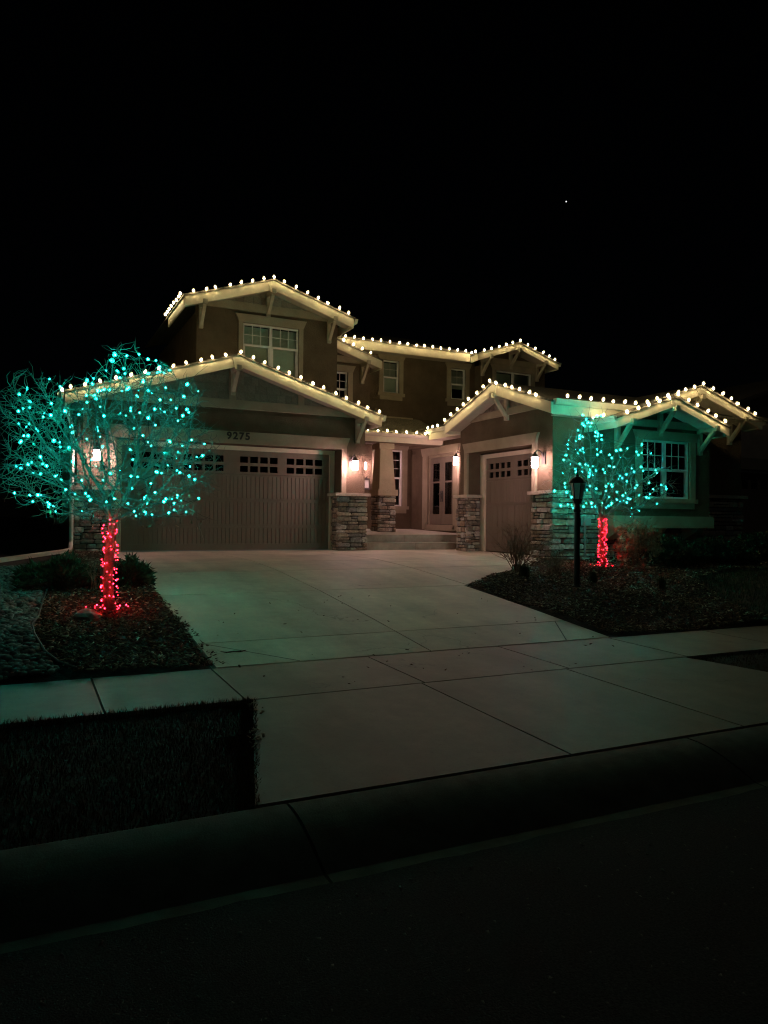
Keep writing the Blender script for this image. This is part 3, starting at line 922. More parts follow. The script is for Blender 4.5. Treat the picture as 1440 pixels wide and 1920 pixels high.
# house number
for i, ch in enumerate('9275'):
    cu = bpy.data.curves.new('digit', 'FONT'); cu.body = ch; cu.size = .235; cu.extrude = .008; cu.offset = .008; cu.align_x = 'CENTER'
    tmp = bpy.data.objects.new('tmp', cu); C.objects.link(tmp)
    bpy.context.view_layer.update()
    me = bpy.data.meshes.new_from_object(tmp.evaluated_get(bpy.context.evaluated_depsgraph_get()))
    bpy.data.objects.remove(tmp)
    me.materials.clear(); me.materials.append(M['digit'])
    d = bpy.data.objects.new('digit', me); d.location = (4.375 + i * .148, 17.419, 2.665); d.rotation_euler = (math.pi / 2, 0, 0)
    link(d, house)
# downspout at the corner and its extension along the ground
m = MB(); m.tube([(.82, 17.2, 3.1), (.93, 17.42, 2.8), (.96, 17.42, 2.5), (.96, 17.42, .25), (.94, 17.3, .08), (.80, 16.9, .07)], .045, 8)
mk('downspout', m, 'gutter', house)
m = MB(); m.beam((.80, 16.9, .07), (-.45, 13.2, .07), .10, .07)
tag(mk('downspout_extension', m, 'gutter'), 'pale downspout extension lying on the ground beside the garage corner', 'pipe')
m = MB(); m.prism([(.66, 3.40), (.76, 3.40), (.76, 3.26), (.70, 3.26)], fnY, 16.93, 21); mk('gutter', m, 'gutter', house)
m = MB(); m.prism([(8.15, 3.42), (8.26, 3.42), (8.22, 3.28), (8.15, 3.28)], fnY, 16.92, 19); mk('gutter', m, 'gutter', house)

# ==== upper gable over the garage
top_U = gable(fnY, 5.82, 2.28, 7.04, 0.315, 18.70, 25.0, 19.2, lw=21.0, rw=21.0)
m = MB()
holes_wall(m, fnY, 3.95, 7.82, 3.2, 6.1, 19.2, 19.45, [(5.15, 6.69, 4.55, 5.93)])
m.prism(gable_wall_poly(5.82, top_U, 3.95, 7.82, 6.1), fnY, 19.21, 19.45)
m.box(3.95, 4.2, 19.45, 25, 3.2, 6.1); m.box(7.57, 7.82, 19.45, 25, 0, 6.1)
mk('wall', m, 'stucco', house)
m = MB(); fbox(m, fnY, 3.9, 7.87, 19.14, 19.2, 6.24, 6.45); mk('band_board', m, 'trim_stucco', house)
sid = mk('gable_siding', MB().prism(gable_wall_poly(5.82, top_U, 4.2, 7.5, 6.45, .22), fnY, 19.195, 19.21), 'shake', house)
shakes(sid, fnY, 4.3, 5.74, 6.452, top_U, 19.195, seed=21); shakes(sid, fnY, 5.90, 7.4, 6.452, top_U, 19.195, seed=22)
for u in (4.05, 5.82, 7.56):
    bracket(fnY, u, 19.2, 18.70, top_U(u) - .245 - (.05 if u == 5.82 else 0), .60)
window(fnY, 5.15, 6.69, 4.55, 5.93, 19.2, 5.36, units=2, grid=(3, 2), blind=1.0, cw=.12, hh=.22)
m = MB(); m.prism([(8.12, 6.28), (8.23, 6.28), (8.19, 6.15), (8.12, 6.15)], fnY, 18.68, 21); mk('gutter', m, 'gutter', house)

# ==== main two-storey wall, small gable and the far gable
m = MB()
holes_wall(m, fnY, 7.6, 13.97, 0, 6.35, 21.75, 22.0, [(10.46, 11.04, 4.92, 5.98), (13.01, 13.59, 4.91, 5.96), (10.28, 11.20, 1.24, 3.07)])
mk('wall', m, 'stucco', house)
window(fnY, 10.46, 11.04, 4.92, 5.98, 21.75, 5.43, grid=(2, 2), blind=1.0, cw=.15, hh=.20)
window(fnY, 13.01, 13.59, 4.91, 5.96, 21.75, 5.42, grid=(2, 2), blind=.62, cw=.15, hh=.20)
wlow = window(fnY, 10.28, 11.20, 1.24, 3.07, 21.75, 2.16, grid=(2, 3), cw=.17, hh=.28)
m = MB()
for k in range(9):
    x = 10.34 + k * .1; m.prism([(x, 1.3), (x + .05, 1.3), (x + .05, 3.0), (x, 3.0)], fnY, 21.95 + .03 * (k % 2), 21.96 + .03 * (k % 2))
mk('curtain', m, 'curtain', wlow)
# eave of the main roof
def shed(name, x0, x1, yf, yb, z, slope, mat='roof'):
    m = MB(); m.prism([(yf - .03, z), (yb, z + slope * (yb - yf)), (yb, z + slope * (yb - yf) - .05), (yf - .03, z - .05)], lambda u, w, zz: (w, u, zz), x0, x1)
    return mk(name, m, mat, house)
shed('roof', 7.6, 13.5, 21.2, 26, 6.42, .315)
m = MB(); m.box(7.85, 13.44, 21.2, 21.245, 6.11, 6.375); mk('eave_board', m, 'fascia', house)
m = MB(); m.box(7.85, 13.44, 21.245, 21.75, 6.14, 6.16); mk('soffit', m, 'soffit', house)
top_s = gable(fnY, 7.75, 2.17, 6.42, .315, 20.70, 22.5, 21.2, eaves=(False, True), rw=21.7)
m = MB()
holes_wall(m, fnY, 7.82, 9.74, 3.3, 5.6, 21.2, 21.4, [(8.14, 8.99, 4.3, 5.33)])
m.prism(gable_wall_poly(7.75, top_s, 7.82, 9.74, 5.6), fnY, 21.21, 21.4); m.box(9.5, 9.74, 21.4, 21.75, 3.3, 5.6)
mk('wall', m, 'stucco', house)
m = MB(); fbox(m, fnY, 7.83, 9.5, 21.15, 21.21, 5.63, 5.82); mk('band_board', m, 'trim_stucco', house)
window(fnY, 8.14, 8.99, 4.3, 5.33, 21.2, 4.80, grid=(4, 2), lower_grid=(4, 2), cw=.16, hh=.20)
bracket(fnY, 9.47, 21.2, 20.70, top_s(9.47) - .245, .62)

top_2 = gable(fnY, 15.12, 1.66, 6.88, .33, 20.75, 25, 21.3, fd=.2, lw=21.2, rw=22)
m = MB()
holes_wall(m, fnY, 13.97, 16.62, 3.0, 6.1, 21.3, 21.5, [(14.53, 16.03, 4.9, 5.95)])
m.prism(gable_wall_poly(15.12, top_2, 13.97, 16.62, 6.1), fnY, 21.31, 21.5); m.box(13.97, 14.2, 21.5, 22, 3.0, 6.1)
mk('wall', m, 'stucco', house)
m = MB(); fbox(m, fnY, 13.9, 16.65, 21.24, 21.31, 6.17, 6.36); mk('band_board', m, 'trim_stucco', house)
window(fnY, 14.53, 16.03, 4.9, 5.95, 21.3, 5.0, units=2, grid=None, blind=1.0, cw=.13, hh=.2, sill=False)
for u in (13.97, 15.12, 16.25):
    bracket(fnY, u, 21.3, 20.75, top_2(u) - .2 - (.05 if u == 15.12 else 0), .60)
m = MB(); m.prism([(16.78, 6.33), (16.9, 6.33), (16.86, 6.2), (16.78, 6.2)], fnY, 20.73, 23); mk('gutter', m, 'gutter', house)

# ==== porch: slab, steps, column, beam, roof
m = MB()
m.hexa([(7.94, 17.92, -.02), (11.54, 17.92, -.02), (11.54, 21.74, -.02), (7.94, 21.74, -.02)], [(7.94, 17.92, .385), (11.54, 17.92, .385), (11.54, 21.74, .50), (7.94, 21.74, .50)])
mk('porch_slab', m, 'concrete_step', house)
for (a, b, y0, y1, z0, z1) in ((7.99, 9.46, 17.55, 17.93, 0.0, .185), (9.466, 11.5, 17.55, 17.93, 0.0, .185), (7.99, 9.30, 17.88, 18.25, .187, .392), (9.306, 11.5, 17.88, 18.25, .187, .392)):
    m = MB(); m.box(a, b, y0, y1, z0, z1)
    mk('step', m, 'concrete_step', house)
col = mk('column', MB().box(9.42, 9.91, 19.73, 20.22, .40, 1.50), 'mortar', house)
stone_face(col, fnY, 9.37, 9.95, .44, 1.50, 19.73, seed=5); stone_face(col, fnX, 19.71, 20.24, .44, 1.50, 9.42, seed=6)
m = MB(); m.box(9.35, 9.99, 19.66, 20.30, 1.502, 1.68); mk('column_base', m, 'column_stucco', col)
m = MB()
m.hexa([(9.40, 19.71, 1.68), (9.93, 19.71, 1.68), (9.93, 20.24, 1.68), (9.40, 20.24, 1.68)], [(9.46, 19.78, 2.875), (9.85, 19.78, 2.875), (9.85, 20.17, 2.875), (9.46, 20.17, 2.875)])
mk('column_shaft', m, 'column_stucco', col)
m = MB(); m.box(9.41, 9.90, 19.74, 20.22, 2.877, 3.045); mk('column_capital', m, 'column_stucco', col)
m = MB(); m.box(7.94, 11.54, 19.76, 20.2, 3.047, 3.27); m.box(11.42, 11.54, 20.2, 21.74, 3.1, 3.25); mk('porch_beam', m, 'stucco', house)
m = MB(); m.box(7.94, 11.54, 20.2, 21.74, 3.28, 3.30); mk('soffit', m, 'soffit', house)
# porch eave: gutter over a board
m = MB(); m.box(8.02, 11.56, 19.70, 19.76, 3.08, 3.235); mk('eave_board', m, 'fascia', house)
m = MB(); m.prism([(19.58, 3.335), (19.70, 3.335), (19.70, 3.235), (19.62, 3.235), (19.60, 3.28)], lambda u, w, z: (w, u, z), 8.02, 11.62); mk('gutter', m, 'gutter', house)
pr = shed('roof', 8.0, 11.8, 19.70, 21.74, 3.36, .365, 'shingle')
# shingle courses on the porch roof
sm = MB(); rr = random.Random(5)
nrow = 15
for k in range(nrow):
    y0 = 19.66 + k * (2.08 / nrow); x = 8.0 - rr.uniform(0, .2)
    while x < 11.8:
        wdt = rr.uniform(.10, .26); t = rr.choice((.010, .010, .018))
        ya = y0; yb = y0 + 2.08 / nrow * 1.15
        za = 3.36 + .365 * (ya - 19.70); zb = 3.36 + .365 * (yb - 19.70)
        x1 = min(11.8, x + wdt - .006); x0 = max(8.0, x)
        if x1 > x0 + .02:
            sm.hexa([(x0, ya, za), (x1, ya, za), (x1, yb, zb), (x0, yb, zb)], [(x0, ya, za + t + .008), (x1, ya, za + t + .008), (x1, yb, zb + t), (x0, yb, zb + t)])
        x += wdt
o = mk('shingles', sm, 'shingle', pr); o['kind'] = 'stuff'
m = MB(); m.box(8.2, 11.55, 21.69, 21.748, 4.07, 4.15); mk('flashing', m, 'trim_stucco', house)

# wall with the glazed double door, and the eave above it
m = MB()
holes_wall(m, fnX, 16.9, 21.75, 0, 3.6, 11.55, 11.8, [(19.04, 20.66, .48, 2.82)])
mk('wall', m, 'stucco', house)
dr = MB()
fbox(dr, fnX, 19.04, 19.12, 11.57, 11.68, .66, 2.82); fbox(dr, fnX, 20.58, 20.66, 11.57, 11.68, .66, 2.82); fbox(dr, fnX, 19.12, 20.58, 11.57, 11.68, 2.74, 2.82)
dr = mk('french_door', dr, 'trim_stucco', house)
m = MB(); fbox(m, fnX, 18.95, 20.75, 11.50, 11.66, .48, .655); mk('threshold', m, 'trim_stucco', dr)
for (a, b) in ((19.125, 19.845), (19.855, 20.575)):
    m = MB()
    holes_wall(m, fnX, a, b, .665, 2.735, 11.60, 11.645, [(a + .14, b - .14, .98, 1.95), (a + .14, b - .14, 2.0, 2.56)])
    lf = mk('door_leaf', m, 'door_paint', dr)
for (a, b) in ((19.125, 19.845), (19.855, 20.575)):
    for (za, zb) in ((.98, 1.95), (2.0, 2.56)):
        m = MB(); fbox(m, fnX, a + .14, b - .14, 11.625, 11.63, za, zb); mk('pane', m, 'dark_glass', dr)
m = MB(); fbox(m, fnX, 19.0, 20.7, 11.95, 11.96, .5, 2.8); mk('room_back', m, 'room', dr)
m = MB(); m.tube([(11.585, 19.80, 1.62), (11.555, 19.80, 1.62), (11.55, 19.80, 1.55), (11.555, 19.80, 1.46), (11.585, 19.80, 1.46)], .013, 6)
m.tube([(11.585, 19.90, 1.60), (11.545, 19.90, 1.60), (11.545, 19.98, 1.60)], .013, 6)
m.box(11.588, 11.60, 19.775, 19.825, 1.36, 1.70); m.box(11.588, 11.60, 19.875, 19.925, 1.36, 1.70)
mk('door_handle', m, 'metal_dark', dr)
casing(dr, fnX, 19.04, 20.66, .5, 2.82, 11.55, cw=.26, hh=.24, sill=False)
m = MB(); m.box(10.98, 11.03, 16.9, 19.62, 3.2, 3.40); mk('eave_board', m, 'fascia', house)
m = MB(); m.prism([(10.87, 3.50), (10.98, 3.50), (10.98, 3.39), (10.91, 3.39)], fnY, 16.9, 19.62); mk('gutter', m, 'gutter', house)
m = MB(); m.prism([(10.95, 3.52), (14.0, 4.45), (14.0, 4.40), (10.95, 3.47)], fnY, 16.9, 21.7); mk('roof', m, 'roof', house)
m = MB(); m.box(11.03, 11.55, 16.95, 19.7, 3.22, 3.24); mk('soffit', m, 'soffit', house)
m = MB(); m.tube([(10.93, 17.9, 3.40), (10.95, 17.8, 3.25), (11.3, 17.4, 3.08), (11.46, 17.2, 2.9), (11.47, 17.2, .6)], .036, 8); mk('downspout', m, 'gutter', house)

# ==== single garage wing (its door faces the court)
top_R = gable(fnX, 14.78, 2.19, 4.08, .33, 10.0, 17.5, 10.45, fd=.25, lw=12.3, rw=12.5, eaves=(True, True))
m = MB()
holes_wall(m, fnX, 13.10, 16.93, 0, 3.25, 10.45, 10.83, [(13.77, 16.51, -1, 2.54)])
m.prism(gable_wall_poly(14.78, top_R, 13.10, 16.93, 3.25), fnX, 10.46, 10.83)
m.box(10.835, 11.545, 16.64, 16.92, 0, 3.25)
m.box(10.83, 16.43, 13.1, 13.35, 0, 3.25); m.box(16.15, 16.43, 13.35, 21, 0, 3.25); m.box(10.95, 11.0, 13.35, 16.7, -.05, 3.2)
mk('wall', m, 'stucco', house)
m = MB(); fbox(m, fnX, 13.03, 16.98, 10.39, 10.455, 3.32, 3.48); mk('band_board', m, 'trim_stucco', house)
sid = mk('gable_siding', MB().prism(gable_wall_poly(14.78, top_R, 13.5, 16.1, 3.48, .22), fnX, 10.445, 10.46), 'shake', house)
k = 0; y = 13.4
while y < 16.2:
    a, b = y, y + .13
    zt = min(top_R(a), top_R(b)) - .21
    if zt > 3.52:
        mm = MB(); mm.prism([(a + .006, 3.482), (b - .006, 3.482), (b - .006, top_R(b) - .21), (a + .006, top_R(a) - .21)], fnX, 10.425, 10.445)
        mk('siding_plank', mm, 'shake', sid)
    y += .13
bracket(fnX, 14.78, 10.45, 10.0, top_R(14.78) - .285, .60)
m = MB()
m.prism([(13.63, 2.54), (16.64, 2.54), (16.65, 2.62), (16.73, 2.79), (13.54, 2.79), (13.62, 2.62)], fnX, 10.38, 10.449)
fbox(m, fnX, 13.63, 13.768, 10.39, 10.449, 1.46, 2.54); fbox(m, fnX, 16.512, 16.65, 10.39, 10.449, 1.46, 2.54)
mk('opening_trim', m, 'trim_stucco', house)
gR = garage_door(fnX, 13.90, 16.29, 10.85, [(14.00, 14.99, 4), (15.20, 16.19, 4)], ztop=2.40, secs=(0, .60, 1.21, 1.84, 2.40), rows=((1.89, 2.04), (2.11, 2.26)), gapseams=(15.095,))
m = MB()
fbox(m, fnX, 13.78, 16.50, 10.80, 10.86, 2.40, 2.50); fbox(m, fnX, 16.29, 16.50, 10.80, 10.86, 0, 2.40); fbox(m, fnX, 13.78, 13.90, 10.80, 10.86, 0, 2.40)
mk('door_frame', m, 'fascia', house)
p = mk('stone_pillar', MB().box(10.41, 10.78, 16.47, 16.96, 0, 1.38), 'mortar', house)
stone_face(p, fnX, 16.44, 17.0, -.02, 1.38, 10.41, seed=7, lmin=.1, lmax=.24); stone_face(p, fnY, 10.38, 10.78, -.02, 1.38, 16.47, seed=8, lmin=.12, lmax=.3)
cap(p, 10.32, 10.80, 16.38, 17.06, 1.382, 1.46)
p = mk('stone_pillar', MB().box(10.41, 10.78, 13.07, 13.74, -.1, 1.38), 'mortar', house)
stone_face(p, fnX, 13.04, 13.77, -.10, 1.38, 10.41, seed=9, lmin=.14, lmax=.38)
cap(p, 10.32, 10.80, 13.42, 13.83, 1.382, 1.46)
p = mk('stone_wainscot', MB().box(10.785, 16.40, 13.06, 13.099, -.1, 1.40), 'mortar', house)
stone_face(p, fnY, 10.39, 12.2, -.10, 1.40, 13.06, seed=12, lmin=.2, lmax=.55, hmin=.08, hmax=.16); stone_face(p, fnY, 12.2, 14.6, -.10, .62, 13.06, seed=13, lmin=.2, lmax=.55, hmin=.08, hmax=.16); stone_face(p, fnY, 14.6, 16.44, -.10, 1.40, 13.06, seed=14, lmin=.2, lmax=.55, hmin=.08, hmax=.16)
m = MB(); m.box(10.32, 12.0, 12.96, 13.10, 1.402, 1.47); m.box(10.32, 10.45, 13.10, 13.42, 1.402, 1.47); mk('cap_stone', m, 'capstone', p)
m = MB(); m.box(14.66, 16.52, 12.96, 13.10, 1.402, 1.48); mk('cap_stone', m, 'capstone', p)
# front eave gutter of the wing
m = MB(); m.prism([(12.46, 3.37), (12.57, 3.37), (12.57, 3.25), (12.50, 3.25)], lambda u, w, z: (w, u, z), 10.04, 12.4); mk('gutter', m, 'gutter', house)
m = MB(); m.box(10.4, 12.6, 12.6, 13.1, 3.10, 3.12); mk('soffit', m, 'soffit', house)
# meter conduit on the stone
m = MB(); m.tube([(11.24, 12.94, .02), (11.24, 12.94, .72)], .022, 8); m.box(11.17, 11.37, 12.90, 13.0, .70, .88); m.box(11.60, 11.70, 12.92, 13.0, .10, .26)
mk('conduit', m, 'plastic_grey', house)

# ==== cross gable at the end of the wing and the lower bay in front of it
top_4 = gable(fnY, 14.45, 2.12, 4.06, .325, 12.60, 15.0, 13.1, fd=.2, eaves=(False, True), rw=15)
m = MB(); m.prism(gable_wall_poly(14.45, top_4, 12.6, 16.43, 3.25), fnY, 13.11, 13.3); mk('wall', m, 'stucco', house)
for u in (14.45, 15.95):
    bracket(fnY, u, 13.1, 12.60, top_4(u) - .2 - (.05 if u == 14.45 else 0), .62)
m = MB(); m.prism([(16.58, 3.36), (16.69, 3.36), (16.65, 3.24), (16.58, 3.24)], fnY, 12.58, 15); mk('gutter', m, 'gutter', house)
top_3 = gable(fnY, 13.02, 1.70, 3.60, .335, 12.05, 13.3, 12.55, fd=.19, lw=13.08, rw=13.08)
m = MB()
holes_wall(m, fnY, 11.72, 14.66, .70, 2.95, 12.55, 12.75, [(12.49, 13.98, 1.33, 2.66)])
m.prism(gable_wall_poly(13.02, top_3, 11.72, 14.66, 2.95), fnY, 12.56, 12.75)
m.box(11.72, 11.9, 12.75, 13.08, .7, 2.95); m.box(14.48, 14.66, 12.75, 13.08, .7, 2.95); m.box(11.9, 14.48, 12.75, 13.08, .7, .8)
mk('bay_wall', m, 'stucco', house)
m = MB(); fbox(m, fnY, 11.65, 14.74, 12.49, 12.56, 2.94, 3.10); mk('band_board', m, 'trim_stucco', house)
window(fnY, 12.49, 13.98, 1.33, 2.66, 12.55, 1.99, units=2, grid=(3, 2), cw=.17, hh=.2)
m = MB(); fbox(m, fnY, 11.66, 14.74, 12.48, 13.05, .66, .93); mk('bay_skirt', m, 'trim_stucco', house)
for u in (11.95, 13.15, 14.4):
    m = MB(); m.prism([(12.52, .66), (13.03, .66), (13.03, .38), (12.9, .40), (12.62, .56)], lambda a, w, z: (w, a, z), u - .12, u + .12); mk('corbel', m, 'trim_stucco', house)
for u in (11.75, 13.02, 14.28):
    bracket(fnY, u, 12.55, 12.05, top_3(u) - .19 - (.05 if u == 13.02 else 0), .62)
m = MB(); m.prism([(11.21, 3.03), (11.32, 3.03), (11.32, 2.92), (11.25, 2.92)], fnY, 12.04, 13.05); mk('gutter', m, 'gutter', house)

# ------------------------------------------------------------------ wall lanterns
def lantern(x, y, z, out, label, lit=True):
    """jar lantern on a wall arm; (x,y,z) = middle of the jar, out = unit vector away from the wall"""
    o = Vector(out); t = thing('wall_lantern', label, 'lantern', (x, y, z), 'jar lanterns beside the doors')
    bk = Vector((x, y, z)) - o * .26
    m = MB(); sd = Vector((-o.y, o.x, 0))
    a = [bk + sd * (s * .06) + Vector((0, 0, q)) for s, q in ((-1, -.02), (1, -.02), (1, .24), (-1, .24))]
    m.hexa(a, [p + o * .03 for p in a]); mk('back_plate', m, 'metal_dark', t)
    m = MB(); m.tube([bk + o * .02 + Vector((0, 0, .13)), bk + o * .09 + Vector((0, 0, .25)), bk + o * .20 + Vector((0, 0, .28)), bk + o * .26 + Vector((0, 0, .22))], .016, 6); mk('arm', m, 'metal_dark', t)
    m = MB(); m.lathe([(.02, .235), (.03, .20), (.055, .185), (.06, .165), (.115, .135), (.12, .118), (.075, .118)], 16, (x, y, z)); mk('cap', m, 'metal_dark', t)
    m = MB(); m.lathe([(.062, .117), (.072, .10), (.072, -.085), (.062, -.105), (.03, -.108)], 16, (x, y, z)); mk('jar', m, 'jar', t, smooth=True)
    return t
lantern(7.54, 17.235, 2.14, (0, -1, 0), 'lit jar lantern between the double garage door and the porch')
lantern(1.44, 17.235, 2.12, (0, -1, 0), 'lit jar lantern on the wall behind the big teal tree')
lantern(10.185, 13.38, 2.08, (-1, 0, 0), 'lit jar lantern beside the single garage door at the teal lit corner')
lantern(11.285, 18.52, 2.50, (-1, 0, 0), 'lit jar lantern beside the glazed double door')
lantern(9.70, 21.485, 2.48, (0, -1, 0), 'lit jar lantern on the porch wall, mostly hidden by the garage corner')
t = thing('mail_box', 'small reddish box lantern under the porch wall lantern', 'box', (9.86, 21.6, 1.78))
m = MB(); m.box(9.80, 9.93, 21.60, 21.745, 1.80, 2.06); mk('box_body', m, 'jar' if False else 'vinyl', t)
m = MB(); m.box(9.78, 9.95, 21.58, 21.745, 2.06, 2.10); m.box(9.85, 9.88, 21.6, 21.66, 2.10, 2.16); m.box(9.78, 9.95, 21.58, 21.745, 1.74, 1.80); m.box(9.93, 9.95, 21.58, 21.60, 1.80, 2.06); mk('box_frame', m, 'metal_dark', t)

# ------------------------------------------------------------------ roofline lights
bm_ = MB(); bm_.lathe([(.010, .014), (.018, .028), (.021, .044), (.017, .060), (.008, .072)], 8)
BULB_ME = to_mesh('bulb', bm_, 'bulb', smooth=True)
bm_ = MB(); bm_.lathe([(.012, 0), (.026, .012), (.037, .034), (.036, .060), (.024, .086), (.008, .100)], 10)  # oversized see-through shell, added as a soft halo around the bulb
BULB_SHELL = to_mesh('halo_shell', bm_, 'bulb_halo', smooth=True)
SPC = 0.3136
def light_string(pts, label):
    """pts: bulb foot points in order"""
    t = thing('roofline_light_string', label, 'string lights', pts[0], 'warm white bulb strings on the roof edges')
    m = MB(); cp = []
    for a, b in zip(pts[:-1], pts[1:]):
        a = Vector(a); b = Vector(b)
        cp += [a, (a + b) / 2 + Vector((0, 0, -.012))]
    cp.append(Vector(pts[-1])); m.tube([c + Vector((0, 0, .004)) for c in cp], .006, 4, cap=False); mk('cord', m, 'wire_brown', t)
    for p in pts:
        q = (p[0] + random.uniform(-.012, .012), p[1] + random.uniform(-.012, .012), p[2] + random.uniform(-.008, .008)); e = (random.uniform(-.5, .5), random.uniform(-.5, .5), 0)
        inst('bulb', BULB_ME, t, q, (1, 1, 1), e); inst('halo_shell', BULB_SHELL, t, q, (1, 1, 1), e)
    return t
def rake_pts(fn, top, uc, w, ua, ub, slope, du=None, fwd=.080, start_apex=True):
    """bulb feet along a gable from ua over the apex to ub"""
    step = SPC / math.sqrt(1 + slope ** 2)
    us = [uc]
    u = uc - step
    while u >= ua: us.insert(0, u); u -= step
    u = uc + step
    while u <= ub: us.append(u); u += step
    us = [q + random.uniform(-.02, .02) for q in us]
    return [fn(q, w - fwd, top(q) - .015) for q in us]
def line_pts(a, b, n=None):
    a = Vector(a); b = Vector(b); n = n or max(2, round((b - a).length / SPC) + 1)
    return [tuple(a + (b - a) * i / (n - 1)) for i in range(n)]
light_string(rake_pts(fnY, top_L, 4.46, 16.95, .80, 8.10, .315), 'warm bulb string along the wide low gable over the double garage')
light_string(line_pts((.735, 17.2, 3.44), (.735, 18.9, 3.44)), 'short warm bulb string running back along the low garage eave, seen end on')
light_string(rake_pts(fnY, top_U, 5.82, 18.70, 3.7, 8.05, .315), 'warm bulb string on the tallest gable above the double window')
light_string(line_pts((3.46, 18.75, 6.30), (3.46, 20.95, 6.30), 8), 'warm bulb string slanting back along the side eave of the tallest gable')
light_string(line_pts((8.25, 21.12, 6.395), (13.2, 21.12, 6.395)), 'long warm bulb string along the main eave between the two upper gables')
light_string([fnY(u, 20.635, top_s(u) - .015) for u in np.arange(8.32, 9.75, .299)], 'short warm bulb string on the small gable tucked beside the tallest one')
light_string(rake_pts(fnY, top_2, 15.12, 20.75, 13.55, 16.75, .33), 'warm bulb string on the far upper gable behind the single garage')
light_string(line_pts((13.40, 21.05, 6.345), (13.40, 20.82, 6.345), 2), 'two bulbs on the eave return where the main eave meets the far gable')
light_string(rake_pts(fnX, top_R, 14.78, 10.0, 12.7, 16.95, .33), 'warm bulb string on the gable above the single garage door')
light_string(line_pts((10.3, 12.44, 3.385), (12.2, 12.44, 3.385)), 'warm bulb string along the eave above the teal lit wall')
light_string(rake_pts(fnY, top_4, 14.45, 12.60, 12.4, 16.5, .325), 'warm bulb string on the rear of the two gables at the bay window end')
light_string(rake_pts(fnY, top_3, 13.02, 12.05, 11.4, 14.65, .335), 'warm bulb string on the front bay gable over the teal lit window')
light_string(line_pts((11.19, 12.35, 3.045), (11.19, 12.66, 3.045), 2), 'two bulbs on the short bay eave behind the small teal tree')
light_string(line_pts((8.95, 19.56, 3.35), (11.15, 19.56, 3.35), 8), 'warm bulb string along the porch eave above the stone column')
light_string(line_pts((10.86, 19.45, 3.51), (10.86, 18.85, 3.51), 3), 'three bulbs on the short eave beside the porch roof')

# ------------------------------------------------------------------ bare trees wrapped in lights
def colonize(base, trunk_h, lobes, n_attr, seed, step=.085, kill=.13, reach=.9, up=0.05, jitter=.12, stems=5):
    """branch skeleton that grows towards points scattered in the crown; coordinates: picture-right, depth, up"""
    r = np.random.default_rng(seed)
    A = []
    for (c, rad, wgt) in lobes:
        k = int(n_attr * wgt)
        d = r.normal(size=(k, 3)); d /= np.linalg.norm(d, axis=1)[:, None]
        q = d * (r.uniform(0.08, 1, k) ** (1 / 2.2))[:, None] * np.array(rad) + np.array(c)
        A.append(q)
    A = np.concatenate(A)
    A = A[A[:, 2] > trunk_h * .82]
    nodes = [np.array((.028 * math.sin(z * 4.1 + seed), .02 * math.sin(z * 3.0), z)) for z in np.linspace(0, trunk_h, 8)]
    par = [-1] + list(range(7))
    # starting stems fan out of the trunk head
    for k in range(stems):
        a = 2 * np.pi * k / stems + r.uniform(-.4, .4); e = r.uniform(.35, .95)
        p = nodes[7]; pi = 7; d = np.array((np.cos(a) * np.cos(e), np.sin(a) * np.cos(e), np.sin(e)))
        for s in range(r.integers(3, 7)):
            d = d + r.normal(0, .1, 3) + np.array((0, 0, .06)); d /= np.linalg.norm(d)
            p = p + d * step; nodes.append(p); par.append(pi); pi = len(nodes) - 1
    N = np.array(nodes); par = list(par)
    alive = np.ones(len(A), bool)
    near = np.full(len(A), 1e9); nidx = np.zeros(len(A), int)
    def upd(start):
        for j in range(start, len(N)):
            if j < 7: continue
            d = np.linalg.norm(A - N[j], axis=1); k = d < near
            near[k] = d[k]; nidx[k] = j
    upd(0)
    for it in range(70):
        act = alive & (near < reach)
        if not act.any(): break
        new = []; newp = []
        idx = np.nonzero(act)[0]
        by = {}
        for i in idx: by.setdefault(nidx[i], []).append(i)
        for j, li in by.items():
            v = A[li] - N[j]; v = (v / (np.linalg.norm(v, axis=1)[:, None] + 1e-9)).mean(0)
            v = v + r.normal(0, jitter, 3) + np.array((0, 0, up))
            # keep some of the parent's direction so limbs curve rather than kink
            if par[j] >= 0:
                pd = N[j] - N[par[j]]; pd /= np.linalg.norm(pd) + 1e-9; v = v + pd * .55
            v /= np.linalg.norm(v) + 1e-9
            q = N[j] + v * step
            new.append(q); newp.append(j)
        s = len(N)
        N = np.concatenate([N, np.array(new)]); par += newp
        upd(s)
        alive &= near > kill
        if len(N) > 9000: break
    return N, np.array(par)

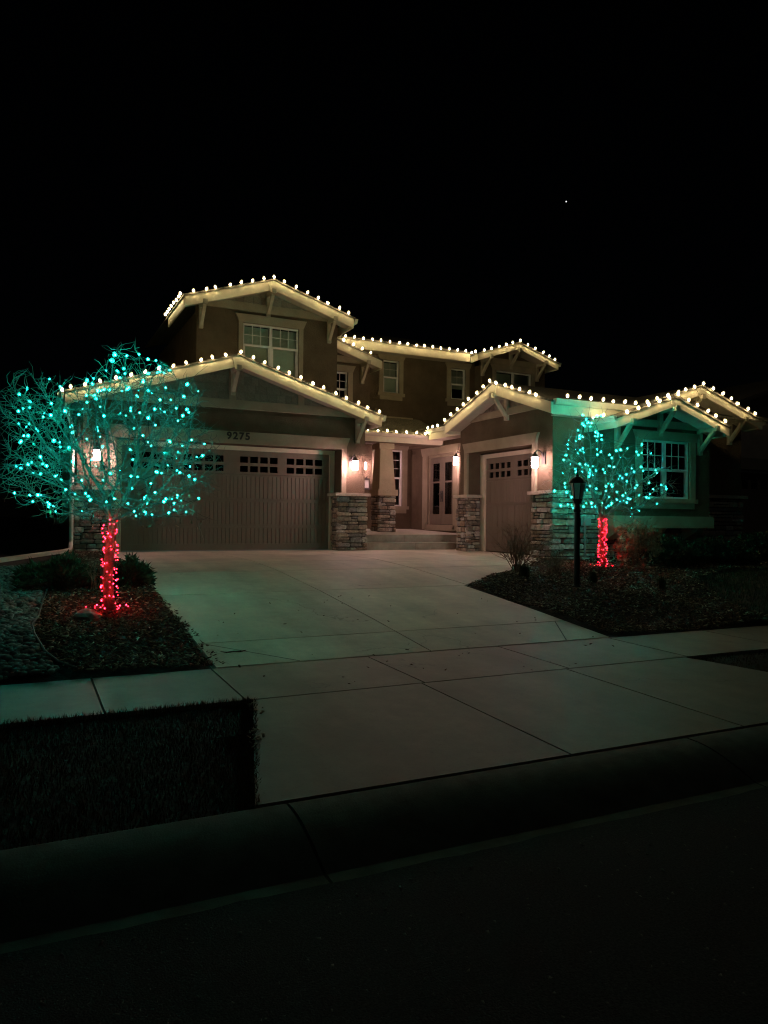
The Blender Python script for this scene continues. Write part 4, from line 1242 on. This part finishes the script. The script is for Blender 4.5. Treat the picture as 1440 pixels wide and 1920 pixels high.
def build_tree(name, label, base, trunk_h, lobes, n_attr, seed, r_trunk, bark_mats, tip=.0028, twigs=2, twig_len=(.10, .26), expo=2.35, stems=5, up=.05, leaf_n=0, jitter=.12):
    N, par = colonize(base, trunk_h, lobes, n_attr, seed, stems=stems, up=up, jitter=jitter)
    r = np.random.default_rng(seed + 1)
    n = len(N)
    # pipe model radii
    rad = np.zeros(n); kids = [[] for _ in range(n)]
    for i in range(1, n): kids[par[i]].append(i)
    order = sorted(range(n), key=lambda i: -i)
    for i in order:
        rad[i] = tip if not kids[i] else (sum(rad[k] ** expo for k in kids[i])) ** (1 / expo)
    sc = r_trunk / rad[7]
    rad = np.where(rad > tip * 1.01, tip + (rad - tip) * (r_trunk - tip) / (rad[7] - tip), tip)
    rad[:8] = np.linspace(r_trunk * 1.25, r_trunk, 8); rad[0] = r_trunk * 1.5
    B = Vector(base)
    def W(p): return B + RT * float(p[0]) + FW * float(p[1]) + Vector((0, 0, float(p[2])))
    t = thing(name, label, 'tree', base)
    m = MB(); m.tube([W(N[i]) for i in range(8)], [rad[i] for i in range(8)], 10)
    mk('trunk', m, bark_mats[0], t, recalc=False, smooth=True)
    # branches: chains from each fork to its tip
    m = MB()
    done = set()
    starts = [k for k in kids[7]]
    stack = list(starts)
    tips = []
    while stack:
        s = stack.pop()
        chain = [par[s], s]; cur = s
        while kids[cur]:
            ks = sorted(kids[cur], key=lambda q: -rad[q]); nxt = ks[0]
            stack += ks[1:]
            chain.append(nxt); cur = nxt
        R = [min(rad[c], rad[chain[1]]) for c in chain]
        tips.append((chain[-1], chain[-2]))
        m.tube([W(N[c]) for c in chain], R, 5 if R[0] > .012 else (4 if R[0] > .006 else 3), cap=False)
    # fine twigs along the thin wood
    thin = [i for i in range(8, n) if rad[i] < tip * 3.2]
    for i in thin:
        for _ in range(r.poisson(twigs)):
            d = N[i] - N[par[i]]; d = d / (np.linalg.norm(d) + 1e-9)
            v = d + r.normal(0, .75, 3); v /= np.linalg.norm(v)
            L = r.uniform(*twig_len); p = N[i]; pts = [p]
            for s in range(3):
                v = v + r.normal(0, .36, 3); v /= np.linalg.norm(v); p = p + v * L / 3; pts.append(p)
            m.tube([W(q) for q in pts], [tip * .85, tip * .75, tip * .6, tip * .35], 3, cap=False)
    mk('crown', m, bark_mats[1], t, recalc=False)
    return t, N, par, rad, W, kids

LTB = (0.95, 9.42, gz(9.42) + .03)
lobesL = [((-.02, 0, 1.86), (1.2, 1.1, .92), .60), ((.24, .1, 2.74), (.46, .42, .46), .10), ((-1.0, 0, 2.45), (.34, .4, .46), .08), ((.78, 0, 2.42), (.42, .45, .42), .08), ((-1.08, .1, 1.55), (.38, .4, .32), .07), ((1.05, 0, 1.75), (.32, .4, .45), .06), ((.75, -.2, 1.15), (.42, .4, .22), .04)]
treeL, NL, parL, radL, WL, kL = build_tree('ornamental_tree', 'round crowned bare tree with teal lights and red trunk beside the double garage', LTB, 1.06, lobesL, 2700, 3, .052, ('bark', 'twig'), tip=.0040, twigs=2.1, twig_len=(.10, .28), stems=7)
RTB = (10.48, 11.55, gz(11.55) + .03)
lobesR = [((.10, 0, 1.58), (1.42, 1.0, .62), .52), ((-.32, 0, 2.35), (.52, .5, .85), .24), ((.62, 0, 2.05), (.7, .6, .55), .16), ((1.15, 0, 1.75), (.35, .4, .35), .08)]
treeR, NR, parR, radR, WR, kR = build_tree('ornamental_tree', 'upright bare tree with teal lights and red trunk in front of the stone corner', RTB, 0.98, lobesR, 680, 8, .048, ('bark', 'twig'), tip=.0048, twigs=.8, twig_len=(.14, .42), stems=7, up=.10, jitter=.07)

led = bmesh.new(); bmesh.ops.create_icosphere(led, subdivisions=1, radius=.0066)
for v in led.verts: v.co.z *= 1.25
LED_T = bpy.data.meshes.new('led'); led.to_mesh(LED_T); led.free(); LED_T.materials.append(M['led_teal'])
gl = bmesh.new(); bmesh.ops.create_icosphere(gl, subdivisions=2, radius=.0165)  # wide glowing shell added for a halo around each LED
LED_SHELL = bpy.data.meshes.new('halo_shell'); gl.to_mesh(LED_SHELL); gl.free(); LED_SHELL.materials.append(M['led_halo'])
LED_SHELL_R = LED_SHELL.copy(); LED_SHELL_R.materials.clear(); LED_SHELL_R.materials.append(M['led_halo_red'])
LED_R = LED_T.copy(); LED_R.materials.clear(); LED_R.materials.append(M['led_red'])

def crown_string(label, N, W, lobes, z0, z1, turns, count, seed, group, sag=.05):
    """string wound round the crown: each lamp is clipped to the nearest twig"""
    r = np.random.default_rng(seed)
    pts = []
    crown = N[8:]
    for k in range(count):
        f = k / (count - 1)
        z = z0 + (z1 - z0) * f + .09 * math.sin(f * 37) + r.normal(0, .035)
        a = f * turns * 2 * np.pi + r.normal(0, .05)
        # reach out to the crown surface in that direction
        dirv = np.array((math.cos(a), math.sin(a)))
        best = 0.15
        cand = crown[np.abs(crown[:, 2] - z) < .14]
        if len(cand):
            pr = cand[:, :2] @ dirv; lat = np.abs(cand[:, :2] @ np.array((-dirv[1], dirv[0])))
            ok = lat < .22
            if ok.any(): best = np.quantile(pr[ok], .95)
        tgt = np.array((dirv[0] * best * r.uniform(.86, 1.0), dirv[1] * best * r.uniform(.86, 1.0), z))
        j = np.argmin(np.linalg.norm(crown - tgt, axis=1))
        p = crown[j] + r.normal(0, .006, 3)
        pts.append(p)
    t = thing('tree_light_string', label, 'string lights', tuple(W(pts[0])), group)
    m = MB(); cp = []
    for a, b in zip(pts[:-1], pts[1:]):
        cp += [W(a), W((a + b) / 2 - np.array((0, 0, min(sag, np.linalg.norm(b - a) * .15))))]
    cp.append(W(pts[-1])); m.tube(cp, .0035, 3, cap=False); mk('cord', m, 'wire_green', t, recalc=False)
    for p in pts:
        q = W(p)
        s = float(r.choice((.55, .7, .85, 1, 1.35))); inst('led', LED_T, t, (q.x, q.y, q.z + .01), (s, s, s)); inst('halo_shell', LED_SHELL, t, (q.x, q.y, q.z + .01), (s, s, s))
    return t
crown_string('teal light string wound round the crown of the big round tree', NL, WL, lobesL, 1.12, 3.15, 7.0, 285, 5, 'teal tree light strings')
crown_string('teal light string wound round the crown of the upright tree by the stone corner', NR, WR, lobesR, 1.08, 3.10, 6.5, 235, 6, 'teal tree light strings')

def trunk_string(label, W, h, rt, turns, count, seed):
    r = np.random.default_rng(seed)
    pts = []
    for k in range(count):
        f = k / (count - 1)
        a = f * turns * 2 * np.pi + r.normal(0, .3); rr = rt * (1.35 - .3 * f) + .015 + r.uniform(0, .02)
        pts.append(np.array((math.cos(a) * rr, math.sin(a) * rr, .03 + f * h + r.normal(0, .03))))
    pts = [np.array((math.cos(q * .8) * (.12 + .012 * q), math.sin(q * .8) * (.12 + .012 * q), .045)) for q in range(12, 0, -1)] + pts  # ring of red LEDs added on the mulch to make the base glow
    t = thing('tree_light_string', label, 'string lights', tuple(W(pts[0])), 'red trunk light strings')
    m = MB(); m.tube([W(p) for p in pts], .0035, 3, cap=False); mk('cord', m, 'wire_green', t, recalc=False)
    for p in pts:
        s = float(r.choice((.6, .75, .9, 1.1))); inst('led', LED_R, t, tuple(W(p)), (s, s, s)); inst('halo_shell', LED_SHELL_R, t, tuple(W(p)), (s * .75, s * .75, s * .75))
    return t
trunk_string('red light string spiralled up the trunk of the big round tree', WL, 1.08, .054, 7.3, 105, 7)
trunk_string('red light string spiralled up the trunk of the upright tree by the stone corner', WR, 1.0, .048, 7.3, 100, 8)

# withered leaves still hanging low in the big tree
leaf = MB(); leaf.add([(0, -.03, 0), (.018, 0, .006), (0, .035, 0), (-.018, 0, .006), (0, 0, -.004)], [(0, 1, 4), (1, 2, 4), (2, 3, 4), (3, 0, 4)])
LEAF = to_mesh('leaf', leaf, 'dry_leaf', recalc=False)
r = np.random.default_rng(4)
low = [i for i in range(8, len(NL)) if NL[i][2] < 1.5 and radL[i] < .005]
for i in r.choice(low, 46, replace=False):
    q = WL(NL[i] + np.array((r.normal(0, .04), r.normal(0, .04), -r.uniform(.02, .12))))
    inst('leaf', LEAF, treeL, tuple(q), (1, 1, 1), tuple(r.uniform(-1.5, 1.5, 3)))

# ------------------------------------------------------------------ lamp post
px, py = 8.22, 9.66; pz = gz(py)
t = thing('lamp_post', 'black lamp post with unlit tapered lantern in the mulch bed', 'lamp post', (px, py, pz))
m = MB(); m.lathe([(.075, -.05), (.075, .06), (.055, .08), (.050, .10), (.046, 1.26), (.060, 1.27), (.062, 1.31), (.044, 1.33), (.040, 1.40), (.058, 1.42)], 14, (px, py, pz)); mk('post', m, 'black_metal', t)
m = MB(); m.lathe([(.058, 1.42), (.085, 1.47), (.090, 1.49)], 6, (px, py, pz)); mk('lantern_base', m, 'black_metal', t)
zb, zt, rb, rtp = pz + 1.49, pz + 1.745, .075, .118
for k in range(6):
    a0, a1 = 2 * math.pi * k / 6 + .3, 2 * math.pi * (k + 1) / 6 + .3
    P = [(px + rb * math.cos(a0), py + rb * math.sin(a0), zb), (px + rb * math.cos(a1), py + rb * math.sin(a1), zb), (px + rtp * math.cos(a1), py + rtp * math.sin(a1), zt), (px + rtp * math.cos(a0), py + rtp * math.sin(a0), zt)]
    m = MB(); m.add(P, [(0, 1, 2, 3)]); mk('lantern_pane', m, 'frosted', t)
    m = MB(); m.beam(P[0], P[3], .013, .013); mk('lantern_bar', m, 'black_metal', t)
m = MB(); m.lathe([(.075, 1.745), (.15, 1.747), (.145, 1.765), (.10, 1.82), (.055, 1.85), (.03, 1.862), (.022, 1.89), (.012, 1.90), (.010, 1.98), (.003, 2.01)], 12, (px, py, pz)); mk('lantern_roof', m, 'black_metal', t)

# ------------------------------------------------------------------ shrubs
def twig_shrub(name, label, x, y, h, spread, stems, seed, mat='shrub_twig', rad=.007, fork=3, cat='shrub', leafy=0):
    r = np.random.default_rng(seed); z = bz(x, y)
    t = thing(name, label, cat, (x, y, z))
    m = MB(); ends = []
    def grow(p, d, L, R, lev):
        pts = [p]; q = np.array(p)
        for s in range(4):
            d = d + r.normal(0, .13, 3) + np.array((0, 0, .04)); d = d / np.linalg.norm(d); q = q + d * L / 4; pts.append(q.copy())
            if lev < fork and s >= 1:
                for _ in range(r.integers(0, 3)):
                    v = d + r.normal(0, .5, 3); v /= np.linalg.norm(v)
                    grow(q.copy(), v, L * r.uniform(.35, .6), R * .6, lev + 1)
        m.tube(pts, [R * (1 - .16 * k) for k in range(5)], 4 if R > .004 else 3, cap=False)
        ends.append(q)
    for k in range(stems):
        a = r.uniform(0, 2 * np.pi); e = r.uniform(.15, 1) * spread
        d = np.array((math.cos(a) * e, math.sin(a) * e, 1.0)); d /= np.linalg.norm(d)
        grow(np.array((x + r.normal(0, .05), y + r.normal(0, .05), z - .02)), d, h * r.uniform(.55, .85), rad, 0)
    mk('stems', m, mat, t, recalc=False)
    if leafy:
        lm = MB()
        for q in ends:
            for _ in range(leafy):
                c = q + r.normal(0, .03, 3); s = r.uniform(.015, .035); v = r.normal(size=(3, 3)) * s
                lm.add([c + v[0], c + v[1], c + v[2]], [(0, 1, 2)])
        mk('leaves', lm, 'dry_leaf' if leafy < 4 else 'dry_leaf', t, recalc=False)
    return t
twig_shrub('bare_shrub', 'leafless twiggy shrub in front of the single garage door', 8.25, 11.35, .80, .75, 30, 41, rad=.009)
twig_shrub('bare_shrub', 'low dark twiggy shrub between the lamp post and the stone corner', 8.95, 11.15, .40, .95, 26, 42, rad=.006)
twig_shrub('dried_shrub', 'brown dried shrub with withered heads beneath the bay window', 11.25, 11.35, .74, .5, 30, 43, rad=.006, leafy=3)

def spray_shrub(name, label, x, y, rx, ry, h, n, seed, mat='juniper'):
    """juniper: short pointed sprays radiating outwards"""
    r = np.random.default_rng(seed); z = bz(x, y)
    d = r.normal(size=(n, 3)); d[:, 2] = np.abs(d[:, 2]); d /= np.linalg.norm(d, axis=1)[:, None]
    k = r.uniform(.45, 1, n) ** .6
    lump = 1 + .16 * np.sin(d[:, 0] * 7 + seed) + .14 * np.sin(d[:, 1] * 9 + d[:, 2] * 5)
    P = d * (k * lump)[:, None] * np.array((rx, ry, h)) + np.array((x, y, z))
    out = d + r.normal(0, .45, (n, 3)); out /= np.linalg.norm(out, axis=1)[:, None]
    L = r.uniform(.05, .13, n)[:, None]; w = r.normal(size=(n, 3)) * .014
    V = np.stack([P - w, P + w, P + out * L], 1).reshape(-1, 3)
    t = thing(name, label, 'shrub', (x, y, z))
    o = bpy.data.objects.new('foliage', raw_mesh('foliage', V, np.arange(n * 3).reshape(-1, 3), mat)); link(o, t)
    m = MB()
    for q in range(9):
        a = q * .7; m.tube([(x, y, z - .02), (x + math.cos(a) * rx * .4, y + math.sin(a) * ry * .4, z + h * .4), (x + math.cos(a) * rx * .75, y + math.sin(a) * ry * .75, z + h * .6)], [.014, .009, .004], 4, cap=False)
    mk('stems', m, 'shrub_twig', t, recalc=False)
    return t
spray_shrub('juniper_shrub', 'wide dark juniper behind the red lit trunk, on the rock side', .5, 11.2, .52, .42, .36, 4600, 51)
spray_shrub('juniper_shrub', 'small dark juniper at the driveway edge behind the red lit trunk', 1.38, 10.9, .24, .3, .34, 2200, 52)
spray_shrub('juniper_shrub', 'dark green juniper under the bay window, nearest the dried shrub', 12.6, 11.75, .75, .5, .50, 4200, 53)
spray_shrub('juniper_shrub', 'dark green juniper at the far end of the bay window bed', 14.3, 11.9, .85, .5, .52, 4200, 54)
spray_shrub('juniper_shrub', 'dark clump of evergreen at the house corner beyond the bay', 15.9, 12.2, .6, .45, .6, 3000, 55)
twig_shrub('bare_shrub', 'sparse bare shrub beside the juniper and the big tree trunk', .95, 10.75, .42, .6, 22, 44, rad=.005)

def tuft(label, x, y, h, n, seed):
    r = np.random.default_rng(seed); z = bz(x, y); m = MB()
    for _ in range(n):
        a = r.uniform(0, 6.28); e = r.uniform(.1, .9); L = h * r.uniform(.6, 1.1); p = np.array((x + r.normal(0, .03), y + r.normal(0, .03), z))
        c, s = math.cos(a), math.sin(a); w = .004
        q = p + np.array((c * e * L * .35, s * e * L * .35, L * .7)); e2 = p + np.array((c * e * L * .9, s * e * L * .9, L * (.95 - .35 * e)))
        sd = np.array((-s, c, 0)) * w
        m.add([p - sd, p + sd, q + sd * .7, q - sd * .7, e2], [(0, 1, 2, 3), (3, 2, 4)])
    tag(mk('grass_tuft', m, 'grass', recalc=False), label, 'grass tuft', 'ornamental grass tufts in the mulch')
tuft('dry grass tuft in front of the leafless twiggy shrub', 7.75, 10.45, .26, 190, 61)
tuft('dry grass tuft just beyond the lamp post', 9.05, 10.2, .24, 190, 62)
tuft('dry grass tuft at the lawn side of the mulch bed', 9.75, 9.3, .26, 170, 63)

# ------------------------------------------------------------------ small things on the ground
bm = bmesh.new(); bmesh.ops.create_icosphere(bm, subdivisions=2, radius=1)
r = np.random.default_rng(9)
for v in bm.verts: v.co = Vector((v.co.x * .15, v.co.y * .10, v.co.z * .075)) * (1 + float(r.normal(0, .10)))
me = bpy.data.meshes.new('landscape_rock'); bm.to_mesh(me); bm.free(); me.materials.append(M['boulder'])
o = bpy.data.objects.new('landscape_rock', me); o.location = (.68, 9.2, bz(.68, 9.2) + .04); C.objects.link(o)
tag(o, 'flat pinkish rock lying beside the red lit trunk', 'rock')
V, F = chips(60, poly_sampler([(1.7, 5.8), (6.3, 5.8), (6.3, 10), (1.7, 10)]), (0.015, 0.05), (0.1, 0.3), lambda x, y: gz(y) + .002, seed=71, aspect=(.3, .8))
o = bpy.data.objects.new('leaf_debris', raw_mesh('leaf_debris', V, F, 'mulch')); C.objects.link(o); struct(o, 'scattered bark and leaf bits on the driveway', 'stuff')
V, F = chips(90, poly_sampler([(1.66, 7.05), (1.76, 7.05), (1.72, 9.5), (1.66, 11)]), (0.02, 0.06), (0.1, 0.3), lambda x, y: gz(y) + .002, seed=72, aspect=(.3, .8))
o = bpy.data.objects.new('mulch_spill', raw_mesh('mulch_spill', V, F, 'mulch')); C.objects.link(o); struct(o, 'mulch chips spilled onto the driveway edge', 'stuff')
V, F = chips(45, poly_sampler([(1.36, 4.5), (1.46, 4.8), (1.72, 5.7), (1.62, 5.72), (1.3, 4.6)]), (0.015, 0.045), (0.2, 0.5), lambda x, y: gz(y) + .004, seed=73, aspect=(.4, .9))
o = bpy.data.objects.new('leaf_litter', raw_mesh('leaf_litter', V, F, 'mulch_pale')); C.objects.link(o); struct(o, 'dry leaves caught along the lawn edge of the apron', 'stuff')
m = MB(); m.tube([(1.80, 7.42, gz(7.42) + .02), (1.86, 7.40, gz(7.4) + .012), (1.93, 7.42, gz(7.42) + .012), (2.0, 7.39, gz(7.39) + .016), (2.06, 7.41, gz(7.41) + .02)], [.003, .007, .008, .009, .003], 6)
tag(mk('fallen_twig', m, 'mulch', recalc=False), 'short dark bark stick lying on the corner of the driveway', 'stick')

# ------------------------------------------------------------------ neighbour's house, star
nb = thing('neighbour_house', 'unlit neighbouring house with a garage door at the edge of the picture', 'house', (24, 17.2, 0))
m = MB(); holes_wall(m, fnY, 19.5, 31, -.1, 4.2, 17.2, 17.5, [(21.3, 26.4, -1, 2.58)]); m.box(19.5, 19.8, 17.5, 27, -.1, 4.2); mk('wall', m, 'neighbour_wall', nb)
m = MB(); fbox(m, fnY, 21.1, 26.6, 17.12, 17.2, 2.60, 2.98); mk('opening_trim', m, 'trim_stucco', nb)
m = MB(); fbox(m, fnY, 21.3, 26.4, 17.55, 17.6, 0, 2.45); fbox(m, fnY, 21.3, 26.4, 17.5, 17.58, 2.45, 2.52)
gd = mk('garage_door', m, 'door_paint', nb)
for k in range(10):
    u = 21.58 + k * .47
    m = MB(); fbox(m, fnY, u, u + .30, 17.535, 17.549, 1.98, 2.36); mk('pane', m, 'room', gd)
m = MB(); m.prism([(19.0, 4.2), (25.2, 6.2), (31.5, 4.2), (31.5, 4.1), (25.2, 6.05), (19, 4.1)], fnY, 16.6, 27); m.prism([(19.5, 4.2), (31, 4.2), (25.2, 6.0)], fnY, 17.2, 17.4); mk('roof', m, 'roof', nb)
sv = Vector((.65, .79, .43)).normalized()
bm = bmesh.new(); bmesh.ops.create_icosphere(bm, subdivisions=2, radius=.55)
me = bpy.data.meshes.new('star'); bm.to_mesh(me); bm.free(); me.materials.append(M['star'])
o = bpy.data.objects.new('star', me); o.location = sv * 900; C.objects.link(o); tag(o, 'single bright star in the black sky above the house', 'star')
